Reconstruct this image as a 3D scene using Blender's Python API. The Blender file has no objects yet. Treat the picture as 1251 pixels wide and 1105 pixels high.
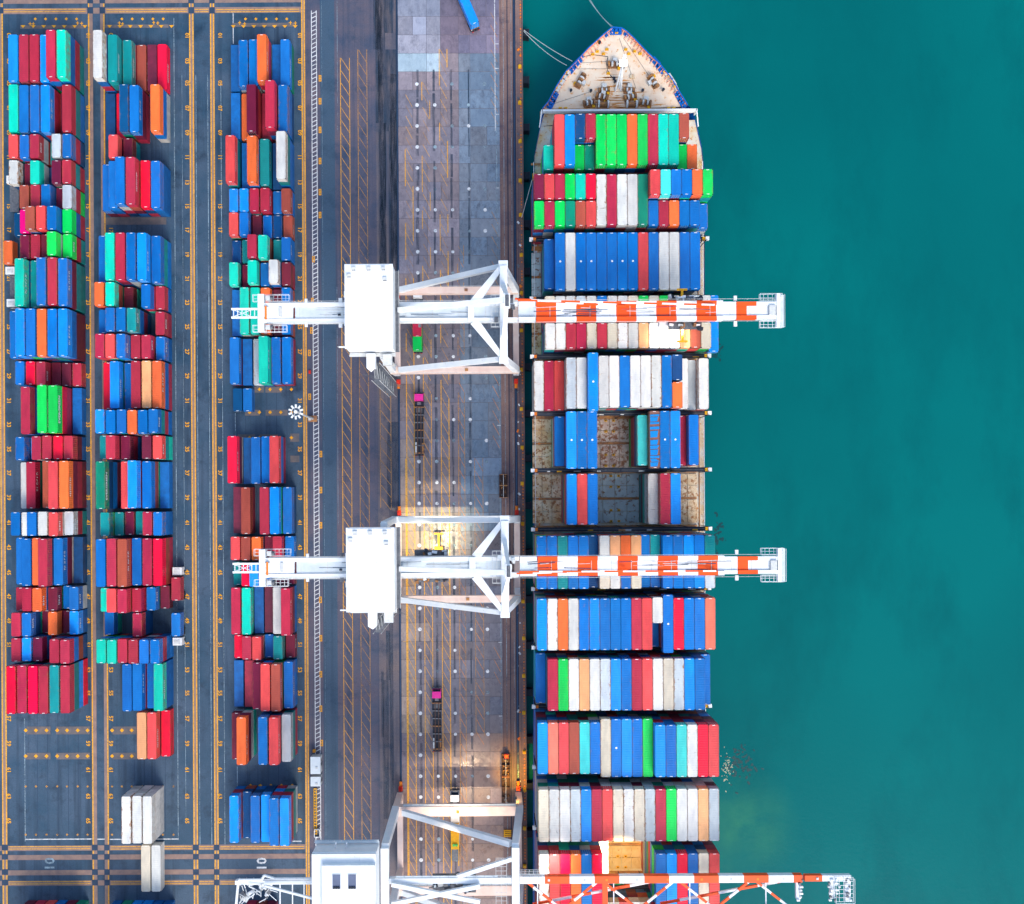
import bpy, math, random
from mathutils import Vector, Matrix
R = math.radians
rng = random.Random(7)
scene = bpy.context.scene
COL = scene.collection

# ------------------------------------------------------------------ camera, sky, sun, exposure
H, F, U0, V0, ROLL = 245.0, 1119.65, 600.0, 600.0, 0.0055
cd = bpy.data.cameras.new('camera'); cam = bpy.data.objects.new('camera', cd); COL.objects.link(cam)
cam.location = (0, 0, H); cam.rotation_euler = (0, 0, -ROLL)
cd.sensor_fit = 'HORIZONTAL'; cd.sensor_width = 36; cd.lens = F/1251*36
cd.shift_x = (625.5-U0)/1251; cd.shift_y = (V0-552.5)/1251
cd.clip_start = 1; cd.clip_end = 8000
scene.camera = cam
SUN_EL, SUN_AZ = R(45), R(160)
w = bpy.data.worlds.new('World'); scene.world = w; w.use_nodes = True
wn = w.node_tree; wn.nodes.clear()
sky = wn.nodes.new('ShaderNodeTexSky'); sky.sky_type = 'NISHITA'; sky.sun_disc = False
sky.sun_elevation = SUN_EL; sky.sun_rotation = SUN_AZ; sky.air_density = 1.3; sky.dust_density = 2.5
bg = wn.nodes.new('ShaderNodeBackground'); bg.inputs[1].default_value = 0.15
wo = wn.nodes.new('ShaderNodeOutputWorld')
wn.links.new(sky.outputs[0], bg.inputs[0]); wn.links.new(bg.outputs[0], wo.inputs[0])
sl = bpy.data.lights.new('sun', 'SUN'); so = bpy.data.objects.new('sun', sl); COL.objects.link(so)
sl.energy = 1.2; sl.angle = R(26); sl.color = (1, .95, .88)
sd = Vector((math.sin(SUN_AZ)*math.cos(SUN_EL), math.cos(SUN_AZ)*math.cos(SUN_EL), math.sin(SUN_EL)))
so.rotation_euler = sd.to_track_quat('Z', 'Y').to_euler(); so.location = sd*300
vs = scene.view_settings; vs.view_transform = 'Standard'; vs.look = 'None'; vs.gamma = 1; vs.exposure = 0.88
vs.use_curve_mapping = False

def W(u, v, z=0.0):
    s = F/(H-z); du = u-U0; dv = v-V0
    return ((du-ROLL*dv)/s, -(dv+ROLL*du)/s)
def WX(u, z=0.0, v=600.0): return W(u, v, z)[0]
def WY(v, z=0.0, u=600.0): return W(u, v, z)[1]

# ------------------------------------------------------------------ materials
def newmat(name):
    m = bpy.data.materials.new(name); m.use_nodes = True
    nt = m.node_tree; b = nt.nodes['Principled BSDF']
    return m, nt, b
def nd(nt, t, **kw):
    n = nt.nodes.new(t)
    for k, v in kw.items():
        if k.startswith('i_'):
            n.inputs[k[2:].replace('_', ' ')].default_value = v
        else: setattr(n, k, v)
    return n
def ramp(nt, src, a, b, ca=(0, 0, 0, 1), cb=(1, 1, 1, 1)):
    r = nt.nodes.new('ShaderNodeValToRGB'); r.color_ramp.elements[0].position = a; r.color_ramp.elements[1].position = b
    r.color_ramp.elements[0].color = ca; r.color_ramp.elements[1].color = cb
    nt.links.new(src, r.inputs[0]); return r
def mixc(nt, fac, a, b, mode='MIX'):
    n = nt.nodes.new('ShaderNodeMix'); n.data_type = 'RGBA'; n.blend_type = mode
    for inp, val in ((n.inputs[0], fac), (n.inputs[6], a), (n.inputs[7], b)):
        if hasattr(val, 'is_output'): nt.links.new(val, inp)
        elif isinstance(val, (int, float)): inp.default_value = val
        else: inp.default_value = (*val[:3], 1)
    return n.outputs[2]
def coords(nt, scale=(1, 1, 1), kind='Object'):
    tc = nt.nodes.new('ShaderNodeTexCoord'); mp = nt.nodes.new('ShaderNodeMapping')
    mp.inputs['Scale'].default_value = scale
    nt.links.new(tc.outputs[kind], mp.inputs[0]); return mp.outputs[0]
def noise(nt, vec, scale, detail=5, rough=.6, w=None):
    n = nt.nodes.new('ShaderNodeTexNoise'); n.inputs['Scale'].default_value = scale
    n.inputs['Detail'].default_value = detail; n.inputs['Roughness'].default_value = rough
    if w is not None:
        n.noise_dimensions = '4D'; nt.links.new(w, n.inputs['W'])
    nt.links.new(vec, n.inputs['Vector']); return n.outputs[0]

SPEC = .25
def simple(name, col, rough=.55, metal=0., stain=None, amt=.5, sc=.6, spots=None, bump=0.):
    """painted/bare surface with soft mottling (stain) and sharper worn patches (spots)"""
    m, nt, b = newmat(name); c = coords(nt)
    n1 = noise(nt, c, sc)
    stain = stain or tuple(x*.6 for x in col)
    r1 = ramp(nt, n1, .35, .75)
    mul = nd(nt, 'ShaderNodeMath', operation='MULTIPLY'); nt.links.new(r1.outputs[0], mul.inputs[0]); mul.inputs[1].default_value = amt
    out = mixc(nt, mul.outputs[0], col, stain)
    if spots:
        n2 = noise(nt, c, sc*3.3, 8, .7); r2 = ramp(nt, n2, spots[1], spots[1]+.07)
        out = mixc(nt, r2.outputs[0], out, spots[0])
    b.inputs['Specular IOR Level'].default_value = SPEC
    nt.links.new(out, b.inputs['Base Color']); b.inputs['Roughness'].default_value = rough; b.inputs['Metallic'].default_value = metal
    if bump:
        n3 = noise(nt, c, sc*6); bp = nt.nodes.new('ShaderNodeBump'); bp.inputs['Strength'].default_value = bump
        bp.inputs['Distance'].default_value = .05
        nt.links.new(n3, bp.inputs['Height']); nt.links.new(bp.outputs[0], b.inputs['Normal'])
    return m

def asphalt(name, col, light, dark, streak=(.5, .02, 1), rough=.75):
    m, nt, b = newmat(name)
    c = coords(nt); cs = coords(nt, streak)
    a = ramp(nt, noise(nt, c, .06, 8, .7), .38, .66)
    o = mixc(nt, a.outputs[0], col, light)
    s = ramp(nt, noise(nt, cs, .9, 5, .6), .5, .78)
    o = mixc(nt, s.outputs[0], o, dark)
    bl = ramp(nt, noise(nt, c, .16, 9, .75), .52, .72)
    o = mixc(nt, bl.outputs[0], o, dark)
    g = ramp(nt, noise(nt, c, 3.0, 6, .8), .3, .75, (.72, .72, .72, 1), (1.25, 1.25, 1.25, 1))
    o = mixc(nt, 1.0, o, g.outputs[0], 'MULTIPLY')
    nt.links.new(o, b.inputs['Base Color'])
    rr = ramp(nt, noise(nt, c, .12, 4, .6), .35, .7, (rough-.25,)*3+(1,), (rough+.1,)*3+(1,))
    nt.links.new(rr.outputs[0], b.inputs['Roughness'])
    return m

def objcol(name, rough=.5, container=False):
    """paint that takes the object's own colour; alpha carries how dirty it is"""
    m, nt, b = newmat(name)
    oi = nt.nodes.new('ShaderNodeObjectInfo')
    wv = nd(nt, 'ShaderNodeMath', operation='MULTIPLY'); nt.links.new(oi.outputs['Random'], wv.inputs[0]); wv.inputs[1].default_value = 40
    c = coords(nt, (1, .35, 1) if container else (1, .6, 1))
    base = oi.outputs['Color']
    v = ramp(nt, noise(nt, c, .55, 4, .6, wv.outputs[0]), .3, .75, (.74, .75, .78, 1), (1.10, 1.08, 1.05, 1))
    o = mixc(nt, 1.0, base, v.outputs[0], 'MULTIPLY')
    if container:
        # faint dents across the roof, grime blotches and rust scars
        c2 = coords(nt, (.25, 1.6, .25))
        d = ramp(nt, noise(nt, c2, 1.1, 6, .7, wv.outputs[0]), .62, .7)
        dm = nd(nt, 'ShaderNodeMath', operation='MULTIPLY'); nt.links.new(d.outputs[0], dm.inputs[0]); nt.links.new(oi.outputs['Alpha'], dm.inputs[1])
        o = mixc(nt, dm.outputs[0], o, (.16, .09, .05))
        c3 = coords(nt)
        g = ramp(nt, noise(nt, c3, 1.3, 9, .78, wv.outputs[0]), .60, .68)
        gm = nd(nt, 'ShaderNodeMath', operation='MULTIPLY'); nt.links.new(g.outputs[0], gm.inputs[0])
        am = nd(nt, 'ShaderNodeMath', operation='MULTIPLY_ADD'); nt.links.new(oi.outputs['Alpha'], am.inputs[0]); am.inputs[1].default_value = .7; am.inputs[2].default_value = .18
        nt.links.new(am.outputs[0], gm.inputs[1])
        o = mixc(nt, gm.outputs[0], o, (.09, .06, .05))
        # rust creeping in from the side rails and ends of dirty boxes
        tc2 = nt.nodes.new('ShaderNodeTexCoord'); sp_ = nt.nodes.new('ShaderNodeSeparateXYZ'); nt.links.new(tc2.outputs['Object'], sp_.inputs[0])
        ab = nd(nt, 'ShaderNodeMath', operation='ABSOLUTE'); nt.links.new(sp_.outputs[0], ab.inputs[0])
        mr_ = nd(nt, 'ShaderNodeMapRange'); nt.links.new(ab.outputs[0], mr_.inputs[0])
        mr_.inputs[1].default_value = .75; mr_.inputs[2].default_value = 1.22; mr_.inputs[3].default_value = 0; mr_.inputs[4].default_value = .22
        ad = nd(nt, 'ShaderNodeMath', operation='ADD'); nt.links.new(noise(nt, c3, .9, 7, .7, wv.outputs[0]), ad.inputs[0]); nt.links.new(mr_.outputs[0], ad.inputs[1])
        rr_ = ramp(nt, ad.outputs[0], .62, .76); rm = nd(nt, 'ShaderNodeMath', operation='MULTIPLY'); nt.links.new(rr_.outputs[0], rm.inputs[0]); nt.links.new(oi.outputs['Alpha'], rm.inputs[1])
        o = mixc(nt, rm.outputs[0], o, (.30, .13, .05))
    else:
        g = ramp(nt, noise(nt, c, .7, 9, .8, wv.outputs[0]), .46, .70)
        gm = nd(nt, 'ShaderNodeMath', operation='MULTIPLY'); nt.links.new(g.outputs[0], gm.inputs[0]); nt.links.new(oi.outputs['Alpha'], gm.inputs[1])
        o = mixc(nt, gm.outputs[0], o, (.05, .05, .07))
        # traffic wear runs north-south over the slabs
        cw = coords(nt, (1.6, .03, 1), 'Object')
    nt.links.new(o, b.inputs['Base Color']); b.inputs['Roughness'].default_value = rough
    if container: b.inputs['Specular IOR Level'].default_value = .18
    else:
        # damp concrete: uneven sheen and fine relief, so lamps leave broken glints
        cc = coords(nt, (1, 1, 1)); rr = ramp(nt, noise(nt, cc, .5, 6, .7, wv.outputs[0]), .35, .7, (.16,)*3+(1,), (.62,)*3+(1,))
        nt.links.new(rr.outputs[0], b.inputs['Roughness'])
        bp = nt.nodes.new('ShaderNodeBump'); bp.inputs['Strength'].default_value = .5; bp.inputs['Distance'].default_value = .03
        nt.links.new(noise(nt, cc, 1.6, 5, .65, wv.outputs[0]), bp.inputs['Height']); nt.links.new(bp.outputs[0], b.inputs['Normal'])
    return m

def paint_worn(name, col, wear=.5, rough=.6):
    m, nt, b = newmat(name); c = coords(nt)
    nt.links.new(mixc(nt, ramp(nt, noise(nt, c, .4), .3, .7).outputs[0], col, tuple(x*.75 for x in col)), b.inputs['Base Color'])
    b.inputs['Roughness'].default_value = rough
    r1 = ramp(nt, noise(nt, c, .09, 6, .75), wear-.12, wear+.12)
    r2 = ramp(nt, noise(nt, c, 2.2, 6, .8), .30, .5)
    mu = nd(nt, 'ShaderNodeMath', operation='MULTIPLY'); nt.links.new(r1.outputs[0], mu.inputs[0]); nt.links.new(r2.outputs[0], mu.inputs[1])
    nt.links.new(mu.outputs[0], b.inputs['Alpha'])
    return m
def emit(name, col, s):
    m, nt, b = newmat(name); b.inputs['Base Color'].default_value = (*col, 1)
    b.inputs['Emission Color'].default_value = (*col, 1); b.inputs['Emission Strength'].default_value = s
    return m

M = {}
M['yard'] = asphalt('yard_asphalt', (.014, .055, .102), (.058, .098, .155), (.003, .020, .046))
M['road'] = asphalt('road_asphalt', (.046, .062, .108), (.125, .096, .120), (.010, .036, .080), (.75, .012, 1))
M['gravel'] = asphalt('patched_tarmac', (.090, .084, .112), (.19, .14, .13), (.014, .034, .072), (.6, .02, 1))
M['roadblue'] = asphalt('worn_lane_asphalt', (.026, .066, .120), (.045, .085, .135), (.010, .040, .080), (.5, .004, 1))
M['quayedge'] = asphalt('quay_edge_concrete', (.13, .075, .080), (.26, .16, .13), (.03, .03, .06), (1.2, .010, 1))
M['slab'] = objcol('slab_concrete', .6)
M['cont'] = objcol('container_paint', .42, True)
M['strip'] = simple('runway_concrete', (.30, .20, .16), .7, 0, (.15, .11, .12), .8, .5, ((.10, .09, .11), .62))
M['pad'] = simple('pad_concrete', (.16, .135, .13), .8, 0, (.07, .08, .10), .9, .5)
M['cross'] = simple('crossing_plate', (.03, .06, .11), .6, 0, (.015, .03, .06), .8, .5)
M['yellow'] = paint_worn('yellow_paint', (.88, .42, .015), .22)
M['yellow_faint'] = paint_worn('faded_yellow_paint', (.58, .28, .05), .40)
M['yellow_orange'] = paint_worn('orange_yellow_paint', (.85, .30, .02), .40)
M['whitep'] = paint_worn('white_road_paint', (.72, .74, .76), .30)
M['whitef'] = paint_worn('faded_white_paint', (.30, .42, .5), .46)
M['spot'] = paint_worn('white_spot_paint', (.75, .78, .82), .32)
M['rail'] = simple('rail_steel', (.05, .10, .19), .35, .6)
M['raildark'] = simple('rail_groove', (.015, .03, .06), .6)
M['craneW'] = simple('crane_white_paint', (.80, .82, .84), .42, 0, (.64, .70, .75), .9, .3, ((.46, .40, .36), .64))
M['cranePink'] = simple('crane_portal_paint', (.76, .62, .55), .45, 0, (.68, .45, .38), .8, .3, ((.5, .24, .14), .70))
M['craneR'] = simple('crane_orange_red_paint', (.86, .10, .012), .42, 0, (.78, .07, .02), .6, .3)
M['deckgrey'] = simple('crane_deck_plate', (.60, .66, .70), .5, 0, (.42, .50, .56), .8, .4, ((.20, .22, .26), .68))
M['steel'] = simple('machinery_grey', (.16, .17, .19), .5, .3, (.05, .06, .08), .8, 1.5)
M['pale'] = simple('machinery_pale', (.6, .62, .62), .5, 0, (.38, .40, .42), .8, 1.5, ((.15, .1, .08), .66))
M['dark'] = simple('dark_steel', (.02, .028, .045), .55)
M['tyre'] = simple('rubber', (.012, .012, .015), .8)
M['redp'] = simple('red_paint', (.70, .03, .015), .45)
M['orangep'] = simple('orange_paint', (.85, .22, .02), .5)
M['yellowp'] = simple('yellow_steel_paint', (.80, .42, .01), .5, 0, (.45, .2, .02), .6, 1.2)
M['pinkp'] = simple('pink_cab_paint', (.78, .03, .32), .4)
M['greenp'] = simple('green_lamp_paint', (.1, .55, .12), .4)
M['whitev'] = simple('white_vehicle_paint', (.74, .76, .78), .35)
M['glass'] = simple('dark_glass', (.01, .02, .035), .08)
M['wood'] = simple('brown_frame', (.07, .045, .045), .7, 0, (.14, .08, .06), .8, 1.2)
M['hull'] = simple('hull_blue_paint', (.004, .13, .50), .4, 0, (.002, .07, .32), .7, .2)
M['hullg'] = simple('hull_green_boot', (.03, .25, .18), .5)
M['bow'] = simple('foredeck_cream', (.80, .70, .57), .6, 0, (.74, .50, .32), 1., .22, ((.64, .30, .09), .57))
M['sidedeck'] = simple('side_deck_grey', (.62, .62, .56), .65, 0, (.66, .42, .16), 1., .35, ((.50, .20, .05), .56))
M['rusty'] = simple('rusty_hatch_paint', (.74, .62, .44), .7, 0, (.55, .30, .10), 1., .35, ((.34, .15, .06), .51), .3)
M['hgrey'] = simple('grey_hatch_paint', (.50, .60, .60), .65, 0, (.33, .38, .40), .9, .3, ((.24, .14, .09), .55), .2)
M['hbrown'] = simple('brown_hatch_paint', (.48, .38, .34), .7, 0, (.66, .60, .52), .9, .3, ((.26, .12, .07), .49), .3)
M['hcream'] = simple('cream_hatch_paint', (.62, .47, .28), .6, 0, (.5, .30, .10), .9, .4, ((.34, .16, .05), .60), .2)
M['coaming'] = simple('rusty_coaming', (.24, .12, .08), .7, 0, (.60, .28, .08), 1., .5)
M['bulwark'] = simple('bulwark_pink_primer', (.74, .30, .22), .6, 0, (.7, .35, .25), .7, .5)
M['winch'] = simple('winch_brown', (.13, .075, .055), .6, .1, (.50, .22, .06), 1., 1.6)
M['rope'] = simple('mooring_rope', (.62, .68, .66), .8)
M['fender'] = simple('fender_rubber', (.01, .02, .03), .7)
M['tarp'] = simple('blue_tarpaulin', (.0, .22, .60), .5)
M['lamp'] = emit('lamp_glow', (1, .93, .75), 40)
M['lampw'] = emit('warm_lamp_glow', (1, .75, .35), 30)
M['letters'] = simple('white_lettering', (.78, .80, .80), .5)

# attribute driven paint for the mass of lower containers
m, nt, b = newmat('stacked_container_paint')
at = nt.nodes.new('ShaderNodeAttribute'); at.attribute_name = 'paint'
c = coords(nt, (1, 1, 1)); v = ramp(nt, noise(nt, c, .7, 6, .7), .3, .75, (.6, .6, .62, 1), (1.15, 1.1, 1.08, 1))
nt.links.new(mixc(nt, 1.0, at.outputs['Color'], v.outputs[0], 'MULTIPLY'), b.inputs['Base Color']); b.inputs['Roughness'].default_value = .5
M['lower'] = m

# water
m, nt, b = newmat('harbour_water')
c = coords(nt); c2 = coords(nt, (1, .45, 1))
o = mixc(nt, ramp(nt, noise(nt, c, .012, 3, .5), .35, .65).outputs[0], (.0, .104, .108), (.0, .130, .130))
o = mixc(nt, ramp(nt, noise(nt, c2, .035, 7, .68), .48, .74).outputs[0], o, (.0, .092, .098))
vm = nd(nt, 'ShaderNodeVectorMath', operation='DISTANCE'); tc = nt.nodes.new('ShaderNodeTexCoord')
nt.links.new(tc.outputs['Object'], vm.inputs[0]); vm.inputs[1].default_value = (*W(905, 1010, -3.2), -3.2)
silt = ramp(nt, vm.outputs['Value'], 0, 1, (1, 1, 1, 1), (0, 0, 0, 1))
dv = nd(nt, 'ShaderNodeMath', operation='DIVIDE'); nt.links.new(vm.outputs['Value'], dv.inputs[0]); dv.inputs[1].default_value = 17
nt.links.new(dv.outputs[0], silt.inputs[0])
sm = nd(nt, 'ShaderNodeMath', operation='MULTIPLY'); nt.links.new(silt.outputs[0], sm.inputs[0])
nt.links.new(ramp(nt, noise(nt, c, .08, 4, .6), .3, .7).outputs[0], sm.inputs[1])
o = mixc(nt, sm.outputs[0], o, (.03, .19, .115))
nt.links.new(o, b.inputs['Base Color']); b.inputs['Roughness'].default_value = .22; b.inputs['IOR'].default_value = 1.33; b.inputs['Specular IOR Level'].default_value = .12
bp = nt.nodes.new('ShaderNodeBump'); bp.inputs['Strength'].default_value = .35; bp.inputs['Distance'].default_value = .12
nt.links.new(noise(nt, c, 1.1, 6, .65), bp.inputs['Height']); nt.links.new(bp.outputs[0], b.inputs['Normal'])
M['water'] = m

# ------------------------------------------------------------------ mesh builder
class MB:
    def __init__(s): s.v = []; s.f = []; s.m = []; s.mats = []
    def mi(s, m):
        if m not in s.mats: s.mats.append(m)
        return s.mats.index(m)
    def faces(s, vs, fs, m):
        o = len(s.v); s.v += [tuple(p) for p in vs]; k = s.mi(m)
        for f in fs: s.f.append(tuple(i+o for i in f)); s.m.append(k)
        return s
    def box(s, x0, x1, y0, y1, z0, z1, m):
        vs = [(x0,y0,z0),(x1,y0,z0),(x1,y1,z0),(x0,y1,z0),(x0,y0,z1),(x1,y0,z1),(x1,y1,z1),(x0,y1,z1)]
        return s.faces(vs, [(0,3,2,1),(4,5,6,7),(0,1,5,4),(1,2,6,5),(2,3,7,6),(3,0,4,7)], m)
    def cbox(s, cx, cy, z0, wx, wy, h, m, rot=0.):
        c, q = math.cos(rot), math.sin(rot); vs = []
        for z in (z0, z0+h):
            for a, b in ((-1,-1),(1,-1),(1,1),(-1,1)):
                x, y = a*wx/2, b*wy/2; vs.append((cx+x*c-y*q, cy+x*q+y*c, z))
        return s.faces(vs, [(0,3,2,1),(4,5,6,7),(0,1,5,4),(1,2,6,5),(2,3,7,6),(3,0,4,7)], m)
    def sheet(s, x0, x1, y0, y1, z, m):
        return s.faces([(x0,y0,z),(x1,y0,z),(x1,y1,z),(x0,y1,z)], [(0,1,2,3)], m)
    def bar(s, p, q, w, h=None, m=None, w2=None, h2=None, up=(0,0,1)):
        """rectangular member from p to q, tapering from w x h to w2 x h2"""
        h = h or w; w2 = w2 or w; h2 = h2 or h
        p = Vector(p); q = Vector(q); d = (q-p).normalized(); u = Vector(up)
        if abs(d.dot(u)) > .98: u = Vector((0, 1, 0))
        sx = d.cross(u).normalized(); sz = sx.cross(d).normalized(); vs = []
        for c, a, b in ((p, w/2, h/2), (q, w2/2, h2/2)):
            for i, j in ((-1,-1),(1,-1),(1,1),(-1,1)): vs.append(c+sx*i*a+sz*j*b)
        return s.faces(vs, [(0,3,2,1),(4,5,6,7),(0,1,5,4),(1,2,6,5),(2,3,7,6),(3,0,4,7)], m)
    def tube(s, p, q, r, m, n=8, r2=None):
        p = Vector(p); q = Vector(q); d = (q-p).normalized(); u = Vector((0,0,1)) if abs(d.z) < .95 else Vector((1,0,0))
        a = d.cross(u).normalized(); b = a.cross(d); r2 = r if r2 is None else r2; vs = []
        for c, rr in ((p, r), (q, r2)):
            for i in range(n):
                t = 2*math.pi*i/n; vs.append(c+a*rr*math.cos(t)+b*rr*math.sin(t))
        fs = [(i, (i+1) % n, n+(i+1) % n, n+i) for i in range(n)]+[tuple(range(n))[::-1], tuple(range(n, 2*n))]
        return s.faces(vs, fs, m)
    def disc(s, x, y, z, r, m, n=10):
        return s.faces([(x+r*math.cos(2*math.pi*i/n), y+r*math.sin(2*math.pi*i/n), z) for i in range(n)], [tuple(range(n))], m)
    def mesh(s, name):
        me = bpy.data.meshes.new(name); me.from_pydata(s.v, [], s.f)
        for m in s.mats: me.materials.append(M[m])
        me.polygons.foreach_set('material_index', s.m); me.update(); return me
    def build(s, name, parent=None, origin=(0,0,0), kind=None, label=None):
        if origin != (0,0,0): s.v = [(x-origin[0], y-origin[1], z-origin[2]) for x, y, z in s.v]
        o = bpy.data.objects.new(name, s.mesh(name)); COL.objects.link(o)
        if parent is not None: o.parent = parent
        else: o.location = origin
        if kind: o['kind'] = kind
        if label: o['label'] = label
        return o
def thing(name, label, cat, loc, group=None, rz=0.):
    o = bpy.data.objects.new(name, None); COL.objects.link(o); o.location = loc; o.rotation_euler = (0,0,rz)
    o.empty_display_size = .5; o['label'] = label; o['category'] = cat
    if group: o['group'] = group
    return o
def tag(o, label, cat, group=None):
    o['label'] = label; o['category'] = cat
    if group: o['group'] = group
    return o
def inst(name, me, parent=None, loc=(0,0,0), rz=0., col=None):
    o = bpy.data.objects.new(name, me); COL.objects.link(o); o.location = loc
    if rz: o.rotation_euler = (0,0,rz)
    if parent is not None: o.parent = parent
    if col: o.color = col
    return o
ORD = ['first','second','third','fourth','fifth','sixth','seventh','eighth','ninth','tenth','eleventh','twelfth','thirteenth',
 'fourteenth','fifteenth','sixteenth','seventeenth','eighteenth','nineteenth','twentieth','twenty-first','twenty-second','twenty-third',
 'twenty-fourth','twenty-fifth','twenty-sixth','twenty-seventh','twenty-eighth','twenty-ninth','thirtieth']

# ------------------------------------------------------------------ ground, quay, water
QX = WX(641.5)
YB0, YB1 = -1500, 1500
MB().sheet(QX-.5, 3000, -3000, 3000, -3.2, 'water').build('water', kind='structure')
g = MB(); g.box(-3000, QX, -3000, 3000, -8, 0, 'yard'); g.build('ground', kind='structure')
xa, xb, xc, xd = WX(376), WX(487.2), WX(489), WX(613)
r = MB(); r.sheet(xa, WX(462), YB0, YB1, .004, 'road'); r.sheet(WX(462), xb, YB0, YB1, .004, 'gravel'); r.build('road', kind='structure')
r = MB(); r.sheet(xd, QX, YB0, YB1, .004, 'quayedge'); r.build('quay_edge', kind='structure')
r = MB(); r.sheet(WX(394), WX(411.5), YB0, YB1, .008, 'roadblue'); r.build('wheel_lane', kind='structure')
ap = MB(); ap.sheet(xc, xd, YB0, YB1, .004, 'gravel'); apron = ap.build('quay_apron', kind='structure')
# crane rails sunk in the paving
r = MB()
for X, wd in ((WX(488.2), .75), (WX(631), .75)):
    r.sheet(X-wd/2, X+wd/2, YB0, YB1, .008, 'raildark'); r.box(X-.09, X+.09, YB0, YB1, .008, .09, 'rail')
r.build('crane_rails', kind='structure')
r = MB(); r.sheet(WX(622), WX(623.1), YB0, YB1, .008, 'raildark'); r.sheet(WX(617.5), WX(618.1), YB0, YB1, .008, 'whitef'); r.sheet(WX(627), WX(627.5), YB0, YB1, .008, 'whitef')
r.build('cable_trench', kind='structure')

# concrete slabs of the apron
slabmesh = {}
def slab(x0, x1, y0, y1, col, dirt):
    wx, wy = round(x1-x0, 1), round(y1-y0, 1); k = (wx, wy)
    if k not in slabmesh:
        q = MB(); a, b2 = wx/2-.05, wy/2-.05
        q.faces([(-a-.03,-b2-.03,-.03),(a+.03,-b2-.03,-.03),(a+.03,b2+.03,-.03),(-a-.03,b2+.03,-.03),(-a,-b2,.035),(a,-b2,.035),(a,b2,.035),(-a,b2,.035)],
                [(4,5,6,7),(0,1,5,4),(1,2,6,5),(2,3,7,6),(3,0,4,7)], 'slab'); slabmesh[k] = q.mesh('slab')
    o = inst('slab', slabmesh[k], apron, ((x0+x1)/2, (y0+y1)/2, .006), 0, (*col, dirt))
cx = [489, 507, 524, 541, 563, 577, 597, 613]
rows = 50; vp = 22.45; ytop = -2.0; nsl = 0
for rr in range(rows):
    v0 = ytop+rr*vp; v1 = v0+vp; vm_ = (v0+v1)/2; i = 0
    while i < 7:
        span = 1
        if i in (0, 2, 5) and rng.random() < .36: span = 2
        u0, u1 = cx[i], cx[min(i+span, 7)]; um = (u0+u1)/2
        y1, y0 = WY(v0, 0, um), WY(v1, 0, um)
        if vm_ < 75 and um < 538: c = (.30, .31, .38)
        elif vm_ < 95 and um < 545: c = (.33, .42, .48)
        elif vm_ < 60: c = (.20, .17, .23)
        elif um > 563 and vm_ < 480: c = (.14, .18, .235)
        elif um > 563 and vm_ < 640: c = (.15, .21, .29)
        elif vm_ > 900: c = (.26, .18, .16) if um > 560 else (.20, .15, .16)
        elif um < 507 and vm_ > 540: c = (.32, .25, .22)
        elif um > 563: c = (.15, .15, .19)
        else: c = (.19, .165, .19)
        if 75 < vm_ < 340: c = tuple(x*1.3 for x in c)
        k = rng.uniform(.86, 1.14)
        if rng.random() < .08: k *= 1.25
        t = rng.uniform(-.02, .02)
        slab(WX(u0), WX(u1), y0, y1, (max(0, c[0]*k+t), c[1]*k, max(0, c[2]*k-t)), rng.uniform(.2, .85))
        nsl += 1; i += span

# painted lane hatching
Z1, Z2 = .048, .052
def vline(mb, u, w_px, v0, v1, mat, z=Z1):
    X = WX(u); hw = w_px/4.57/2; mb.sheet(X-hw, X+hw, WY(v1), WY(v0), z, mat)
def hline(mb, v, h_px, u0, u1, mat, z=Z1):
    Y = WY(v, 0, (u0+u1)/2); hh = h_px/4.57/2; mb.sheet(WX(u0), WX(u1), Y-hh, Y+hh, z, mat)
lm = MB()
lanes = [(418.7,429.8,'yellow',70,1105,.75,0),(440,451,'yellow_faint',60,1105,.7,0),(465,478,'yellow_faint',440,620,.6,0),
 (497.3,506.6,'yellow',115,1105,1.,1),(518,527.6,'yellow',100,1105,.8,1),(539.5,549,'yellow',60,1105,.85,1),(560.5,568,'yellow_orange',300,1105,.7,1),
 (580,590,'yellow_orange',560,900,.6,1),(601.5,611,'yellow_orange',0,1105,.8,1)]
for a, b2, mt, v0, v1, wpx, sl_ in lanes:
    z = Z1 if sl_ else .012
    mt0 = mt if wpx > .7 else 'yellow_faint'
    sv = v0
    while a < 590 and sv < v1:
        e = min(v1, sv+22.45); p_ = 1 if (not sl_ or sv > 470) else (.3 if sv < 190 else .55)
        if rng.random() < p_: vline(lm, a, wpx, sv, e, mt0, z)
        if rng.random() < p_: vline(lm, b2, wpx*(1.2 if a == 539.5 else .85), sv, e, mt0, z)
        sv = e
    v = v0; X0, X1 = WX(a), WX(b2)
    while v < v1:
        wd = .125
        dvp = 15 if (b2-a) > 8 else 11
        if 601 < a and not (0 < v < 150 or 250 < v < 340 or 450 < v < 540 or 780 < v < 830): v += 15.2; continue
        ya, yb = WY(v), WY(v+dvp)
        lm.faces([(X0+.2, ya, z+.004), (X0+.2, ya-wd*1.6, z+.004), (X1-.1, yb-wd*1.6, z+.004), (X1-.1, yb, z+.004)], [(0,1,2,3)], mt if (a < 480 or v > 470 or rng.random() < .35) else 'yellow_faint')
        v += 15.2 if mt != 'yellow' or a != 497.3 else 13.0
vline(lm, 496.0, 1.1, 560, 1105, 'yellow')
lm.build('lane_hatching', kind='structure')
wm = MB()
vline(wm, 607.5, .8, 0, 160, 'whitep', Z2+.004); vline(wm, 609, .7, 150, 330, 'whitef', Z2+.004); vline(wm, 611, .7, 460, 900, 'whitef', Z2+.004)
for v in (54, 84, 140, 230, 520, 785, 875): hline(wm, v, .8, 608, 612, 'whitep', Z2+.004)
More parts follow.
